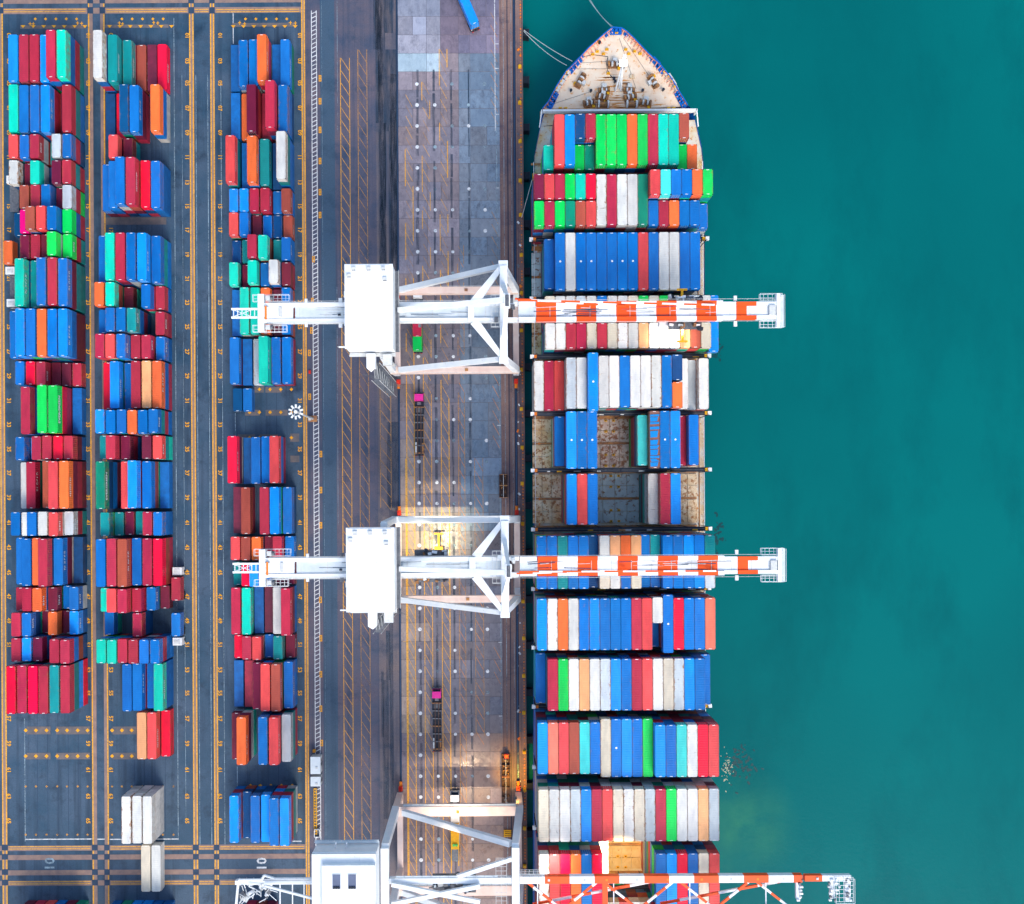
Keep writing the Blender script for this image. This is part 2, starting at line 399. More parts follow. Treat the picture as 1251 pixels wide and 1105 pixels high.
for ci, u in enumerate((512, 533.7, 554.8, 575, 594.5)):
    v = 103.0
    while v < 1100:
        keep = [1, .75, .55, .5, .7][ci]
        if rng.random() < keep and not (340 < v < 350):
            Y = WY(v, 0, u); wm.disc(WX(u), Y, Z2+.008, [.5, .46, .45, .44, .5][ci]*rng.uniform(.92, 1.05), 'spot' if ci == 0 or rng.random() < .5 else 'whitef', 12)
        v += 25.62
wm.build('white_markings', kind='structure')
# oily wheel tracks between the lanes
ol = MB()
for u, hw in ((512.5, 1.6), (533, 1.5), (554, 1.5), (575, 1.2)):
    v = 85
    while v < 1105:
        L = rng.uniform(20, 90)
        vline(ol, u+rng.uniform(-.5, .5), hw*2*rng.uniform(.7, 1.1), v, min(v+L, 1110), 'track', .043); v += L+rng.uniform(0, 14)
for u, hw, v0, v1 in ((464, 5, -5, 60), (469, 4.5, -5, 340), (478, 5, -5, 40),(480, 6.5, 60, 160),(482, 5, 160, 345),(477, 2.2, 760, 1000),(466, 1.5, 820, 900),(466, 4.5, -5, 150), (470, 4, 150, 330), (473, 2.5, 770, 830), (470, 3.5, 830, 1000), (484, 5, 90, 330), (480, 7, 515, 620)):
    vline(ol, u, hw*2, v0, v1, 'track', .009)
m, nt, b = newmat('oil_track'); c = coords(nt, (1.2, .12, 1)); b.inputs['Base Color'].default_value = (.018, .045, .085, 1); b.inputs['Roughness'].default_value = .5
nt.links.new(ramp(nt, noise(nt, c, .8, 6, .7), .35, .75, (.1,.1,.1,1), (1,1,1,1)).outputs[0], b.inputs['Alpha']); M['track'] = m
ol.build('oil_tracks', kind='structure')

# ladder-shaped white safety marking
ld = MB()
vline(ld, 383.6, .9, 12, 922, 'whitep', .012); vline(ld, 389.6, .9, 12, 1042, 'whitep', .012); vline(ld, 383.6, .9, 962, 1042, 'whitep', .012)
v = 14
while v < 1040:
    if not 922 < v < 962:
        xa_, xb_ = WX(383.6), WX(389.6); ya, yb = WY(v+1.6), WY(v-1.2)
        ld.faces([(xa_, ya, .016), (xa_, ya-.24, .016), (xb_, yb-.24, .016), (xb_, yb, .016)], [(3,2,1,0)], 'whitep')
    v += 5.3
ld.build('safety_lane_marking', kind='structure')
yk = MB()
for u, v in ((391,96),(391,124),(391,159),(391,197),(391,235),(391,263),(383,317),(381.6,368),(380.5,404),(378,431.5),(378.4,485),(392,555),(392,599),(392,642),(391.5,733),(392,780),(392,824),(392,866),(393,908),(494,787),(497.5,787),(494.5,936),(497.5,936)):
    X, Y = W(u, v)
    yk.sheet(X-.35, X-.12, Y-.85, Y+.85, .02, 'yellow_solid'); yk.sheet(X+.12, X+.35, Y-.85, Y+.85, .02, 'yellow_solid')
    for dy in (-.85, -.1, .62): yk.sheet(X-.12, X+.12, Y+dy, Y+dy+.22, .02, 'yellow_solid')
M['yellow_solid'] = simple('solid_yellow_paint', (.80, .36, .015), .5)
yk.build('kerb_codes', kind='structure')

# yard runways, lines, pads, numbers
LB = [44,75,102,132.6,162.5,192.4,223,252,281,311,341,370,399.5,430,459.5,490,519,549,578,608,639,669,699.6,729,758.5,788,818.6,847,878,908.5,941,973,1003]
st = MB(); yl = MB()
for u0, u1, sides in ((-60,-54,(0,1)),(.5,6.8,(0,1)),(110.6,116.4,(0,)),(125.6,131,(1,)),(234,239.8,(0,1)),(259.6,265,(0,1)),(371,375.8,(0,1))):
    st.box(WX(u0), WX(u1), YB0, YB1, -.02, .03, 'strip')
    if 0 in sides: vline(yl, u0+.9, 1.35, -60, 1160, 'yellow', .036)
    if 1 in sides: vline(yl, u1-.9, 1.35, -60, 1160, 'yellow', .036)
for v0, v1, ye in ((-6,4,0),(9.5,16.5,1),(1032.6,1038.8,1),(1044,1050,0),(1062.6,1068.7,0),(1075.4,1081.5,1)):
    st.box(-300, WX(371), WY(v1, 0, 200), WY(v0, 0, 200), -.02, .022, 'strip')
    if ye:
        vv = (v0+v1)/2
        for a, b2 in ((8,108),(133,232),(241,258),(267,369)):
            hline(yl, vv-1.2, .8, a, b2, 'yellow', .028); hline(yl, vv+1.6, .8, a, b2, 'yellow', .028)
    for u0, u1 in ((.5,6.8),(110.6,116.4),(125.6,131),(234,239.8),(259.6,265)):
        st.sheet(WX(u0)-.15, WX(u1)+.15, WY(v1, 0, (u0+u1)/2)-.1, WY(v0, 0, (u0+u1)/2)+.1, .040, 'cross')
st.build('crane_runways', kind='structure'); yl.build('runway_lines', kind='structure')
wl = MB()
for u, v0, v1, mt, wd in ((28.5,875,1025,'whitef',.9),(215.5,20,1025,'whitef',.8),(242,90,1030,'whitef',.7),(256.5,90,1030,'whitef',.8),(272.5,100,1030,'whitef',.7),(288,14,52,'whitep',.8),(288,503,534,'whitef',.8),(288,935,965,'whitef',.8),(415,0,160,'whitef',.4),(413,350,640,'whitef',.4),(396,0,1040,'whitef',.25),(225,90,1000,'whitef',.4)):
    vline(wl, u, wd, v0, v1, mt, .012)
for v, a, b2 in ((1025.5,28,113),(1025.5,116,126),(1025.5,132,216),(1028,355,366)): hline(wl, v, 1.1, a, b2, 'whitep', .012)
hline(wl, 424, .6, 413, 420, 'whitep', .012); wl.build('yard_white_lines', kind='structure')
pd = MB(); dm_ = MB()
def dia(u, v, s=.5, tri=False, mat='yellow_solid'):
    X, Y = W(u, v)
    if tri: dm_.faces([(X-s*1.3, Y+s*.6, .034), (X, Y-s*.9, .034), (X+s*1.3, Y+s*.6, .034)], [(0,1,2)], mat)
    else: dm_.faces([(X-s, Y, .034), (X, Y-s, .034), (X+s, Y, .034), (X, Y+s, .034)], [(0,1,2,3)], mat)
for a, b2, v0, v1 in ((31,60,888,897.5),(67,108,888,897.5),(31,60,920,928),(67,108,920,928),(136,165,888,897.5),(136,165,920,928),(28,108,31.5,35.5),(129,209,30.5,34.5),(287,364,28.5,33),
     (311,323,473,480),(325,345,473,480),(300,318,501,508),(325,352,501,508),(291,312,531,536),(318,340,531,536),(355,366,530,540),(355,366,557,565),(130,205,266,275)):
    pd.box(WX(a), WX(b2), WY(v1, 0, a), WY(v0, 0, a), -.02, .026, 'pad')
for v in (892.5, 924): 
    for u in (31.5,44,57,70,82,95,107,137,149,161): dia(u, v, .55)
for v in (961, 1020):
    for u in (31.5,44,57,70,82,95,107,137,149,161,174,187,199,212): dia(u, v, .35, False, 'yellow_faint')
for g0 in (31.2, 137, 288):
    for k in range(7): dia(g0+12.6*k-3, 32.5, .5, True)
    for k in range(5): dia(g0+12.6*k+12, 23.5, .42)
for u in (306,318,331,344,357): dia(u, 960, .5)
for v in (476, 504, 535):
    for u in (305,317,330,343,356): dia(u, v, .5)
for g0 in (31.2, 137, 288):
    for k in range(1, 6):
        X = WX(g0+12.6*k); pd.sheet(X-.07, X+.07, WY(1020), WY(30), .006, 'cross')
pd.build('slot_pads', kind='structure'); dm_.build('slot_diamonds', kind='structure')

# yard bay numbers painted on the ground
def textmesh(s, size):
    cu = bpy.data.curves.new('t', 'FONT'); cu.body = s; cu.size = size; cu.align_x = 'CENTER'; cu.align_y = 'CENTER'; cu.resolution_u = 2
    cu.offset = .02*size
    o = bpy.data.objects.new('t', cu); COL.objects.link(o); dg = bpy.context.evaluated_depsgraph_get()
    me = bpy.data.meshes.new_from_object(o.evaluated_get(dg)); bpy.data.objects.remove(o); bpy.data.curves.remove(cu)
    return [tuple(v.co) for v in me.vertices], [tuple(p.vertices) for p in me.polygons], me
nm = MB(); tcache = {}
def put(s, size, u, v, z, mat, rot=-math.pi/2, mb=None):
    if (s, size) not in tcache: tcache[(s, size)] = textmesh(s, size)[:2]
    vs, fs = tcache[(s, size)]; X, Y = W(u, v); c_, s_ = math.cos(rot), math.sin(rot)
    (mb or nm).faces([(X+x*c_-y*s_, Y+x*s_+y*c_, z) for x, y, _ in vs], fs, mat)
for i, v in enumerate(LB):
    for u in (10.8, 107.6, 135.5, 228.5, 268.8, 366.2): put('%02d' % (2*i+1), 1.5, u, v, .044, 'yellow_solid')
put('01', 3.6, 319, 1056, .05, 'whitep'); put('01', 3.6, 60, 1056, .05, 'whitef')
for u, v in ((37, 29.5), (41, 29.5), (95, 28.5), (100, 29), (146, 28.5), (150, 29.5), (188, 28), (193, 28.5), (293, 28), (299, 29.5), (355, 28), (361, 28.5)):
    X, Y = W(u, v); nm.sheet(X-.45, X+.35, Y-.1, Y+.1, .05, 'yellow_solid'); nm.sheet(X-.1, X+.08, Y-.55, Y+.45, .054, 'yellow_solid')
nm.build('bay_numbers', kind='structure')

# ------------------------------------------------------------------ containers
PAL = {'L':(.0,.27,.82),'B':(.0,.15,.50),'D':(.0,.065,.21),'R':(.46,.022,.06),'X':(.74,.07,.07),'S':(.85,.0,.04),'K':(.17,.010,.04),
 'O':(.86,.15,.035),'F':(.85,.40,.18),'N':(.40,.075,.045),'P':(.80,.0,.20),'M':(.0,.58,.42),'T':(.0,.26,.27),'E':(.0,.26,.16),'G':(.0,.60,.09),
 'H':(.86,.20,.13),'Z':(.20,.09,.07),'W':(.64,.64,.61),'Y':(.47,.53,.57),'C':(.68,.61,.48),'t':(.05,.62,.60)}
CN = {'L':'bright blue','B':'blue','D':'navy blue','R':'maroon','X':'coral red','S':'crimson','K':'dark maroon','O':'orange','F':'peach','N':'rust brown',
 'P':'magenta','M':'turquoise','T':'teal','E':'sea green','G':'green','W':'white','Y':'pale grey','Z':'brown','C':'cream','H':'salmon','t':'aqua'}
def cmesh(L, h):
    out = {}; w2, l2 = 1.195, L/2
    q = MB()
    n = 22 if L > 7 else 11            # corrugated side walls
    for sx in (-1, 1):
        vs = []; y0 = -l2+.18; st_ = (L-.36)/(n*4)
        pts = []
        for i in range(n*4+1):
            off = (0, 0, .045, .045)[i % 4]; pts.append((sx*(w2-.01-off), y0+i*st_))
        k = len(pts); vs = [(x, y, .16) for x, y in pts]+[(x, y, h-.1) for x, y in pts]
        fs = [(i, i+1, k+i+1, k+i) if sx > 0 else (i+1, i, k+i, k+i+1) for i in range(k-1)]
        q.faces(vs, fs, 'cont')
    for sx in (-1, 1):
        a, b2 = sorted((sx*(w2-.09), sx*w2))
        q.box(a, b2, -l2, l2, 0, .16, 'cont'); q.box(a, b2, -l2+.17, l2-.17, h-.1, h-.008, 'cont')
        for sy in (-1, 1):
            c, d = sorted((sy*(l2-.17), sy*l2)); q.box(a-.03 if sx > 0 else a, b2 if sx > 0 else b2+.03, c, d, .16, h-.13, 'cont')
    q.box(-w2+.1, w2-.1, -l2+.1, l2-.1, .1, .2, 'dark')
    for sy in (-1, 1):
        c, d = sorted((sy*(l2-.05), sy*l2)); q.box(-w2+.12, w2-.12, c, d, h-.16, h-.012, 'cont')
    n2 = 8; pts = []                  # corrugated front wall (+y)
    for i in range(n2*4+1): pts.append((-w2+.12+i*(2*w2-.24)/(n2*4), l2-.03-(0, 0, .045, .045)[i % 4]))
    k = len(pts); q.faces([(x, y, .16) for x, y in pts]+[(x, y, h-.16) for x, y in pts], [(i+1, i, k+i, k+i+1) for i in range(k-1)], 'cont')
    for sx in (-1, 1):                 # corner castings
        for sy in (-1, 1):
            a, b2 = sorted((sx*(w2-.17), sx*(w2+.004))); c, d = sorted((sy*(l2-.18), sy*(l2+.004)))
            q.box(a, b2, c, d, h-.12, h+.003, 'dark')
    out['body'] = q.mesh('container_body')
    q = MB(); nr = max(6, int(L/.56)); st_ = (L-.44)/(nr*4); pts = []    # roof with cross corrugations
    for i in range(nr*4+1): pts.append((-l2+.22+i*st_, h-.012-(0, 0, .014, .014)[i % 4]))
    k = len(pts); q.faces([(-w2+.1, y, z) for y, z in pts]+[(w2-.1, y, z) for y, z in pts], [(i, k+i, k+i+1, i+1) for i in range(k-1)], 'cont')
    for sy in (-1, 1):
        c, d = sorted((sy*(l2-.22), sy*(l2-.05))); q.box(-w2+.18, w2-.18, c, d, h-.05, h-.006, 'cont')
    out['roof'] = q.mesh('container_roof')
    q = MB(); q.box(.0, w2-.16, -.03, .03, .18, h-.2, 'cont')
    for x in (.25, .75): q.tube((x, -.05, .2), (x, -.05, h-.22), .025, 'pale', 6)
    out['door'] = q.mesh('container_door')
    q = MB(); q.box(-.34, .34, -.06, .06, 0, .008, 'letters'); out['plate'] = q.mesh('end_plate')
    q = MB(); q.disc(0, 0, 0, .26, 'letters', 8); out['patch'] = q.mesh('roof_sticker')
    return out
CM = {}
def cget(L, h):
    if (L, h) not in CM: CM[(L, h)] = cmesh(L, h)
    return CM[(L, h)]
# illegible side lettering of the shipping lines is a run of white strokes; the green boxes carry their line's name
lett = {}
def lettermesh(kind, L):
    if (kind, L) in lett: return lett[(kind, L)]
    q = MB(); r2 = random.Random(3 if kind == 'a' else 5)
    if kind == 'ever':
        vs, fs, _ = textmesh('EVERGREEN', 1.35); q.faces([(0, x, y) for x, y, _ in vs], fs, 'letters')
    else:
        n = 9 if kind == 'a' else 6; wd = L*.42/n
        for i in range(n):
            y = -L*.2+i*wd; hh = r2.choice((.55, .75, .75))
            q.faces([(0, y, 0-hh/2), (0, y+.14, 0-hh/2), (0, y+.14, hh/2), (0, y, hh/2)], [(0,1,2,3)], 'letters')
            if r2.random() < .7: q.faces([(0, y+.14, hh/2-.16), (0, y+wd*.62, hh/2-.16), (0, y+wd*.62, hh/2), (0, y+.14, hh/2)], [(0,1,2,3)], 'letters')
            if r2.random() < .7: q.faces([(0, y+wd*.5, -hh/2), (0, y+wd*.62, -hh/2), (0, y+wd*.62, hh/2-.16), (0, y+wd*.5, hh/2-.16)], [(0,1,2,3)], 'letters')
    lett[(kind, L)] = q.mesh('side_lettering'); return lett[(kind, L)]
COUNT = {}
def container(X, Y, z, L, h, code, label, group, dirt=None, sticker=False, letters=None, flip=False, rz=0.):
    kind = 'long' if L > 7 else 'short'
    COUNT[kind] = COUNT.get(kind, 0)+1
    ms = cget(L, h)
    root = thing(kind+'_shipping_container', label, 'container', (X, Y, z), group, rz)
    j = rng.uniform(.86, 1.14); base = PAL[code]
    if dirt is None: dirt = rng.choice((0, .1, .2, .35, .5)) if code not in 'WYC' else rng.choice((.3, .5, .7, 1.0))
    col = (*[min(.9, c*j+rng.uniform(0, .012)) for c in base], dirt)
    inst('body', ms['body'], root, (0,0,0), math.pi if flip else 0, col)
    inst('roof', ms['roof'], root, (0,0,0), 0, col)
    s = 1 if flip else -1
    for k in (0, 1):
        d = inst('door', ms['door'], root, (0, s*(L/2-.045), 0), math.pi if flip else 0, col)
        if k: d.scale = (-1, 1, 1)
    for sy in (-1, 1):
        if rng.random() < .88: inst('end_plate', ms['plate'], root, (rng.uniform(-.1, .1), sy*(L/2-.16), h-.004))
    if sticker: inst('roof_sticker', ms['patch'], root, (0, 0, h+.002))
    if letters: inst('side_lettering', lettermesh(letters, L), root, (1.2, rng.uniform(-.1, .1)*L, h*.6))
    return root
# everything below the top boxes
LV, LF, LC = [], [], []
def lower(X, Y, z, L, h, code):
    o = len(LV); a, b2 = 1.21, L/2
    for zz in (z+.02, z+h-.02):
        for i, j in ((-1,-1),(1,-1),(1,1),(-1,1)): LV.append((X+i*a, Y+j*b2, zz))
    k = rng.uniform(.7, 1.1); c = (*[v*k for v in PAL[code]], 1)
    for f in ((0,3,2,1),(4,5,6,7),(0,1,5,4),(1,2,6,5),(2,3,7,6),(3,0,4,7)): LF.append(tuple(i+o for i in f)); LC.append(c)
LOWPOOL = 'BBBDDRRRXKKNTTMWYLEG'

# --- yard.  rows: (first bay index, number of 20 ft bays, six stacks 'tiers colour [/lower colours top down]')
HC = 2.62
SL = {'A': (31.2, 12.65), 'B': (137, 12.5), 'C': (288, 12.5)}
SN = {'A': 'left', 'B': 'middle', 'C': 'right'}
YARD = {
'A': [(1,2,'3L 3R 3R 3L 4R 4M/BRT'),(3,2,'3M 3B 3B 3L 1K 3R/TB'),(5,1,'3X 3B 3R 1T 3Y 3B/RD'),(6,1,'3W/D 2K 3M 1D 3K 3R/TR'),(7,1,'0 3N 3R 3B 2K 3Y/RG'),
 (8,1,'2D 3P 4N 4X 4B 3G/BR'),(9,1,'0 3K 3R 3K 4G 3G/RT'),(10,2,'0 4M 3T 4B 4R 4B/KTT'),(12,2,'3B 4L 4B 4O 4B 4L/BKK'),(14,1,'2B 2S 2R 1K 1K 1R'),
 (15,2,'0 3R 2B 4G 4G/SRK 1B'),(17,1,'2B 1L 3R 3R 3S 3R/KB'),(18,2,'1W 2R 0 3N 4X 4O/KRK'),(20,1,'3B 3W 4B 4W 4X 3Y/RT'),(21,2,'2B 3B 3O 4R/D 3B/K 1D'),
 (23,1,'2R 3R 3O 2K 1B 2B/Y'),(24,1,'3R 3B 1K 2O 1K 2L/B'),(25,1,'3R 3L 3K 0 4R 4R/BND'),(26,2,'4S 4R 4S 4R 4T 4R/TLS')],
'B': [(1,2,'4W/BR 3T/T 2T/R 1N 1K 1S'),(3,2,'1D 1S 3D 3B/KR 0 3O/BW'),(5,1,'0 3X/K 2K/T 0 0 0'),(6,2,'2B 3B 4B 4R 3S 3B/BB'),(9,2,'3B 4M 4R 4B 4L 3B/TL'),
 (11,1,'4O 4M/N 2K 0 3B 2R/B'),(12,1,'3B 4B 4B 4T/BKD 0 2R'),(13,1,'4R 4X 4B 3R 3R/N 2B/B'),(14,2,'2S 3L 2B 3R 3F/O 3O/BR'),(16,1,'4L 4B 4B 4O 4B 4B/TRB'),
 (17,1,'3T 4R 3K 0 3K 3X/TM'),(18,2,'4E/DBK 0 3X 4L 3B/N 1B'),(20,1,'3T/G 2T 2K 2T 3R 3B/BB'),(21,2,'4B 4R 4N 3B 3R 3S/NR'),(23,1,'3M 4X 4R 3R 2B 1K'),
 (24,1,'2B 0 0 3R/DD 0 0'),(25,1,'4M 4M 4R 4R 4B 4B/RBB'),(26,2,'0 0 3B 3B 2B 3M/BB'),(28,2,'0 0 0 2F 2X/R 1S'),(31,2,'0 0 3W/WW 3W/WW 3W/WW 0')],
'C': [(1,2,'1B 2B 2B 3O 1B 2B'),(3,2,'1B 1O 3K 1R 4R 3B/BD'),(5,2,'3X 1B 3O 2T 1D 4W/TBB'),(7,1,'2L 2L 2R 2R 1B 2N'),(8,1,'2X 2B 1K 1B 1D 1N'),
 (9,1,'1D 1T 3R 3M 1T 2B/B'),(10,1,'2M 1K 3M 2B 3W/B 2K/R'),(11,2,'1B 2M 2M 2O 1K 2B/N'),(13,2,'2B 1B 1Y 3M 2B 2B/R'),(15,1,'1D 1B 0 0 0 0'),
 (17,2,'3S/K 1B 2B 2B 3X/BRB 0'),(19,2,'1K 2N 0 3R 3L 2B/D'),(21,1,'2X 2N 2O 1K 2R 1B'),(22,1,'1T 2S 3L 2B 1K 1K'),(23,2,'2R 2M/T 1B 1K 2W 3R/KB'),
 (25,1,'1S 2R 2X 1B 2T 1K'),(26,2,'1B 1R 2K 3X 3N 2B/B'),(28,2,'2K 4O/K 0 4B 4X 3Y/TR'),(31,2,'3L/RB 2D 3B/DB 3L/DD 4B/RLR 4L/RT')]}
for blk, rws in YARD.items():
    g0, pitch = SL[blk]
    for ri, (b0, nb, spec) in enumerate(rws):
        v = (LB[b0]+LB[b0+nb-1])/2; L = 12.19 if nb == 2 else 6.06
        for si, s in enumerate(spec.split()):
            if s == '0': continue
            a, _, lows = s.partition('/'); n = int(a[0]); code = a[1]
            h = 2.9 if (blk == 'B' and b0 == 31) else HC
            X = WX(g0+pitch*si+pitch/2-.4); Y = W(g0, v)[1]+rng.uniform(-.12, .12)
            X += rng.uniform(-.06, .06)
            for t in range(n-1):
                k = n-2-t
                cc = lows[k] if k < len(lows) else rng.choice(LOWPOOL)
                if t < n-1: lower(X+rng.uniform(-.04, .04), Y, t*h, L, h, cc)
            size = 'long' if nb == 2 else 'short'
            if nb == 2 and n == 1 and code in 'BDKRT': lower(X, Y, 0, L, h, code); continue
            lb = '%s %s container atop %s stack from the left, %s row, %s yard block' % (size, CN[code], ORD[si], ORD[ri], SN[blk])
            let = 'ever' if code in 'GE' and L > 7 else (rng.choice(('a', 'b')) if rng.random() < .6 and L > 7 else ('b' if rng.random() < .35 else None))
            container(X, Y, (n-1)*h, L, h-.03, code, lb, '%s containers in the %s yard block' % (size, SN[blk]), letters=let, flip=rng.random() < .5)
# the lone white pair on the road south of the middle block
for si, c in ((3, 'C'), (4, 'W')):
    X = WX(137+12.5*si+6); container(X, WY(1056, 0, 180), .02, 12.19, 2.87, c, 'long %s container on the crossing below the tall white stacks' % CN[c], 'white containers on the crossing', letters='a' if si == 4 else None, dirt=.05)
# next block just entering at the bottom edge
for blk in 'ABC':
    g0, pitch = SL[blk]
    for si, c in enumerate({'A': 'LTBBRR', 'B': 'DRXYBM', 'C': 'BRRYMR'}[blk]):
        X = WX(g0+pitch*si+6); Y = W(g0, 1128)[1]
        if blk != 'C' or si in (1, 2, 3):
            for t in range(3): lower(X, Y, t*HC, 12.19, HC, rng.choice(LOWPOOL))
            lower(X, Y, 3*HC, 12.19, HC, c)

# ------------------------------------------------------------------ ship
DZ = 9.3; CX0, CP = 10.66, 2.49
def colX(c): return CX0+CP*c+1.22
ship = thing('container_ship', 'blue-hulled container ship moored along the quay with cream foredeck', 'ship', (31.8, 0, -3.2))
SO = (31.8, 0, -3.2)
# hull outline at deck level, from aft to bow
DL = [W(653, y, DZ) for y in (1400,)]
left = [(653,1500),(653,214),(652.8,190),(660,154),(662.5,133),(670,124),(680,105),(691.6,87),(704,75),(718.5,59),(734,45),(744,36.5),(748,33.6)]
right = [(861,1500),(861,214),(857.5,180),(850,146),(846,134),(840,128),(830,112),(819,94),(806,78),(792,65),(774,46),(766,38.5),(760,34.6)]
def hz(y): return DZ+2.4 if y < 134 else DZ
def ringpt(p, zoff=0): return W(p[0]+0.0, p[1], hz(p[1])+zoff)
q = MB(); nL = len(left); cen = 31.8
rows_ = []
for side in (left, right):
    top = [(*ringpt(p), hz(p[1])) for p in side]; wl_ = []
    for (x, y, z) in top:
        t = max(0, min(1, (y-60)/60)); f = .97-.62*t**1.3
        wl_.append((cen+(x-cen)*f, y-7*t*t, -4.5))
    mid = [((a[0]+b_[0])/2-(a[0]-cen)*(-.03), (a[1]+b_[1])/2, (a[2]+b_[2])/2) for a, b_ in zip(top, wl_)]
    rows_.append((top, mid, wl_))
for si, (top, mid, wl_) in enumerate(rows_):
    knee = [(x, y, min(z, DZ+1.15)) for x, y, z in top]
    for A_, B_, mt in ((top, knee, 'hull'), (knee, mid, 'hull'), (mid, wl_, 'hull')):
        k = len(A_); vs = A_+B_
        q.faces(vs, [(i, i+1, k+i+1, k+i) if si else (i+1, i, k+i, k+i+1) for i in range(k-1)], mt)
(tl, ml, wl1), (tr, mr, wr1) = rows_
q.faces([tl[-1], tr[-1], (tr[-1][0], tr[-1][1], DZ+1.15), (tl[-1][0], tl[-1][1], DZ+1.15)], [(0,1,2,3)], 'hull')
q.faces([(tl[-1][0], tl[-1][1], DZ+1.15), (tr[-1][0], tr[-1][1], DZ+1.15), mr[-1], ml[-1], wr1[-1], wl1[-1]], [(0,1,2,3),(3,2,4,5)], 'hull')
q.build('hull', ship, SO)
# main deck and foredeck
dk = [p for p in tl if p[2] < DZ+.1]; dr = [p for p in tr if p[2] < DZ+.1]
q = MB(); ins = lambda p, d: (p[0]+(d if p[0] < cen else -d), p[1], p[2])
for a, b2, c, d in zip(dk[:-1], dk[1:], dr[:-1], dr[1:]):
    q.faces([(a[0], a[1], DZ-.4), (c[0], c[1], DZ-.4), (d[0], d[1], DZ-.4), (b2[0], b2[1], DZ-.4)], [(0,1,2,3)], 'sidedeck')
a, c = dk[-1], dr[-1]; yy = WY(134, DZ+1); q.faces([(a[0], a[1], DZ-.4), (c[0], c[1], DZ-.4), (c[0], yy, DZ-.4), (a[0], yy, DZ-.4)], [(0,1,2,3)], 'sidedeck')
q.build('main_deck', ship, SO)
FZ = DZ+1.3
fl = [p for p in tl if p[2] > DZ+.1]; fr = [p for p in tr if p[2] > DZ+.1]
q = MB(); poly = [(p[0]+.15, p[1]-.1, FZ) for p in fl]+[(p[0]-.15, p[1]-.1, FZ) for p in fr[::-1]]
n = len(poly); cc = (cen, 95, FZ)
q.faces(poly+[cc], [(i, n, (i+1) % n) for i in range(n)], 'bow')
y0 = WY(135, FZ); q.box(WX(663, FZ, 135), WX(847, FZ, 135), y0-.3, y0, DZ-.4, FZ, 'bow')
q.build('foredeck', ship, SO)
# bulwark with stanchions
q = MB()
for ring in (fl, fr):
    for a, b2 in zip(ring[:-1], ring[1:]):
        A_, B_ = Vector(a), Vector(b2); q.bar(A_, B_, .22, .25, 'hull')
        nrm = Vector((B_.y-A_.y, A_.x-B_.x, 0)).normalized()*(-1 if ring is fl else 1)
        ln = (B_-A_).length; k = max(1, int(ln/1.0))
        q.faces([A_-nrm*.15, B_-nrm*.15, B_-nrm*.15-Vector((0,0,1.1)), A_-nrm*.15-Vector((0,0,1.1))], [(0,1,2,3)], 'bulwark')
        for i in range(k):
            P = A_.lerp(B_, (i+.5)/k); q.bar(P-nrm*.1+Vector((0,0,-.1)), P-nrm*1.25+Vector((0,0,-1.02)), .2, .16, 'bulwark')
q.bar(fl[-1], fr[-1], .3, .3, 'hull')
q.build('bulwark', ship, SO)
# blue fairleads let into the bulwark, white roller chocks
def BWp(X, Y, z=FZ): return W(660+X/6.584, 30+Y/6.584, z)
for (X, Y, s, rot) in ((608,60,1.3,0),(528,90,.5,.7),(695,88,.5,-.7),(320,272,.6,.8),(290,312,1.1,.8),(250,360,1.1,.9),(105,590,1.1,1.1),(80,645,1.1,1.1),(895,265,.6,-.8),(935,305,1.1,-.8),(975,360,1.1,-.9),(1118,580,1.1,-1.1),(1150,640,1.1,-1.1)):
    x, y = BWp(X+(7 if X < 600 else -7 if X > 640 else 0), Y); q = MB()
    q.cbox(x, y, FZ, 2.3*s, 1.3*s, .35, 'hull', rot)
    for k in (-1, 0, 1):
        q.tube((x+math.cos(rot)*k*.75*s, y+math.sin(rot)*k*.75*s, FZ+.35), (x+math.cos(rot)*k*.75*s, y+math.sin(rot)*k*.75*s, FZ+.95), .28*s, 'hull', 8)
    q.build('fairlead', ship, SO)
for (X, Y, rot) in ((215,398,.95),(190,430,.95),(170,470,1.0),(135,525,1.1),(1010,395,-.9),(1050,430,-.95),(1075,470,-1),(1095,515,-1.1)):
    x, y = BWp(X+(8 if X < 600 else -8), Y); q = MB(); q.cbox(x, y, FZ, 1.7, .8, .8, 'pale', rot); q.tube((x-.4, y, FZ+.8), (x-.4, y, FZ+1.2), .22, 'yellowp', 8); q.build('roller_chock', ship, SO)
# yellow mooring bollards and dark vents
for X, Y in ((458,222),(535,205),(422,244),(508,240),(687,205),(757,220),(712,240),(802,240),(782,163),(460,147),(612,78),(160,678),(205,678),(1030,678),(1072,678),(547,398)):
    x, y = BWp(X, Y); q = MB(); q.cbox(x, y, FZ, .9, .5, .12, 'yellowp', 0)
    for s in (-.2, .2): q.tube((x+s, y, FZ+.12), (x+s, y, FZ+.7), .19, 'yellowp', 8)
    q.build('bollard', ship, SO)
for X, Y in ((245,542),(405,545),(820,542),(985,536),(475,158),(662,362),(600,470),(590,447)):
    x, y = BWp(X, Y); q = MB(); q.tube((x, y, FZ), (x, y, FZ+.8), .22, 'steel', 8); q.tube((x, y, FZ+.8), (x, y, FZ+1.15), .36, 'dark', 10); q.build('vent', ship, SO)
